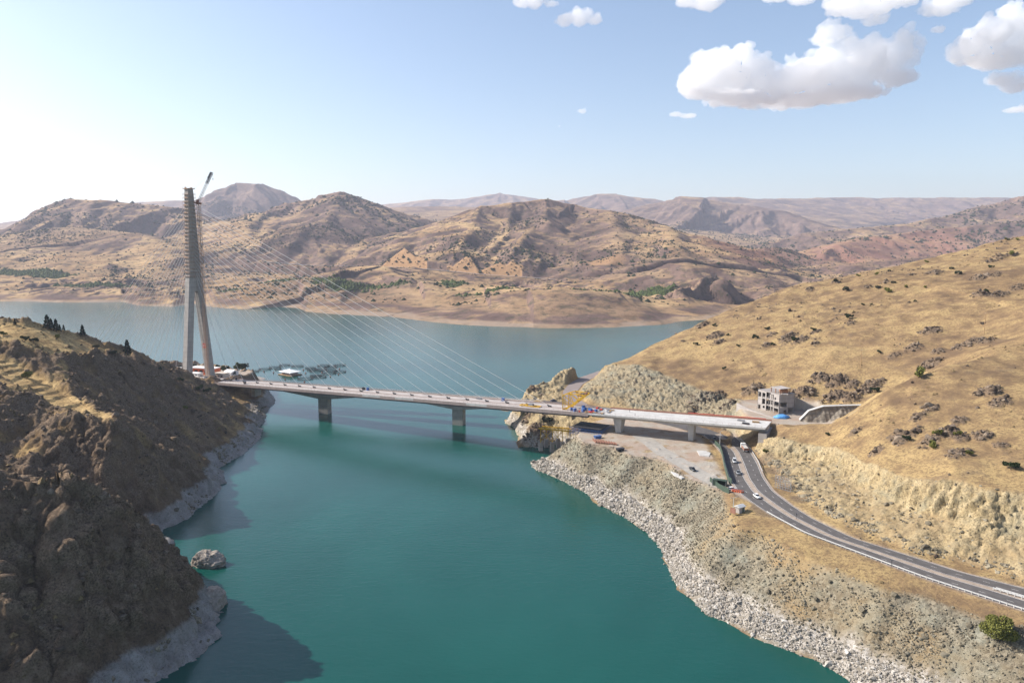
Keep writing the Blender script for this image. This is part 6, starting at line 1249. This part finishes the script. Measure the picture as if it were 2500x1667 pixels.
cloud('largest white cloud with two heaped humps right of the middle of the sky', [(1690, 205, 55, 42), (1745, 175, 60, 58), (1815, 180, 62, 56), (1860, 200, 40, 38), (1700, 232, 60, 20), (1790, 238, 100, 22), (1900, 215, 60, 48), (1960, 190, 66, 62), (2030, 175, 66, 68), (2100, 160, 66, 66), (2170, 140, 60, 58), (2205, 120, 34, 42), (2185, 190, 50, 34), (2060, 228, 110, 30), (1950, 238, 110, 26), (1860, 250, 70, 14)], 3, 11)
cloud('white cloud at the right frame edge rising to the upper right', [(2345, 135, 45, 30), (2400, 100, 60, 50), (2450, 80, 50, 50), (2490, 55, 40, 42), (2440, 140, 80, 36), (2500, 120, 60, 50), (2530, 60, 40, 50)], 5)
cloud('white cloud at the right frame edge below the rising one', [(2440, 195, 34, 20), (2480, 205, 40, 26), (2530, 205, 45, 28)], 7)
cloud('flat wisp of cloud lowest at the right frame edge', [(2480, 268, 32, 9), (2520, 264, 36, 14)], 8, 5)
cloud('white cloud cut by the top of the picture above the largest cloud', [(2045, 24, 42, 30), (2095, 16, 50, 32), (2150, 8, 55, 30), (2205, -4, 50, 24)], 9)
cloud('small round puff hanging under the cloud above the largest one', [(2130, 50, 26, 16), (2152, 46, 22, 18)], 10, 6)
cloud('cloud puff touching the upper left of the right hump', [(2000, 98, 26, 18), (2030, 82, 36, 28), (2055, 78, 22, 20)], 11, 7)
cloud('white cloud cut by the top of the picture in the upper right', [(2270, 28, 26, 18), (2300, 15, 40, 30), (2335, 0, 40, 26)], 12, 7)
cloud('tiny puff just under the cloud of the upper right', [(2292, 72, 20, 10)], 13, 6)
cloud('small upright wisp at the right end of the largest cloud', [(2250, 105, 16, 16), (2246, 126, 12, 14)], 14, 6)
cloud('white cloud cut by the top of the picture near the middle', [(1680, 4, 36, 14), (1725, 6, 40, 22), (1752, -6, 24, 20)], 15, 7)
cloud('thin cloud cut by the top edge right of the middle', [(1900, -4, 50, 10), (1960, -4, 50, 14)], 16, 5)
cloud('small lone cloud with a pointed top near the middle of the sky', [(1378, 52, 24, 18), (1415, 44, 28, 24), (1452, 48, 26, 14)], 17, 8)
cloud('small cloud cut by the top edge left of the lone pointed one', [(1275, 8, 24, 14), (1305, 4, 26, 20), (1345, 10, 20, 9)], 18, 7)
cloud('flat little cloud under the left end of the largest cloud', [(1650, 281, 20, 8), (1680, 283, 26, 8)], 19, 6)
cloud('tiny wisp low in the middle of the sky', [(1422, 272, 14, 7)], 20, 5)
cloud('tiniest speck of cloud lowest in the middle of the sky', [(1365, 309, 8, 3)], 21, 4)
# ------------------------------------------------------------------ haze: the air between the camera and the mountains
hz = MB().box((0, 10950, 460), (47000, 23100, 1000)).build('haze', M['white']); tag(hz, kind='stuff')
m = bpy.data.materials.new('haze_air'); m.use_nodes = True; n = m.node_tree.nodes; n.remove(n['Principled BSDF']); v = n.new('ShaderNodeVolumePrincipled'); v.inputs['Color'].default_value = (.78, .83, 1, 1); v.inputs['Density'].default_value = 5.2e-5; v.inputs['Anisotropy'].default_value = .2
m.node_tree.links.new(v.outputs[0], n['Material Output'].inputs['Volume']); hz.data.materials[0] = m
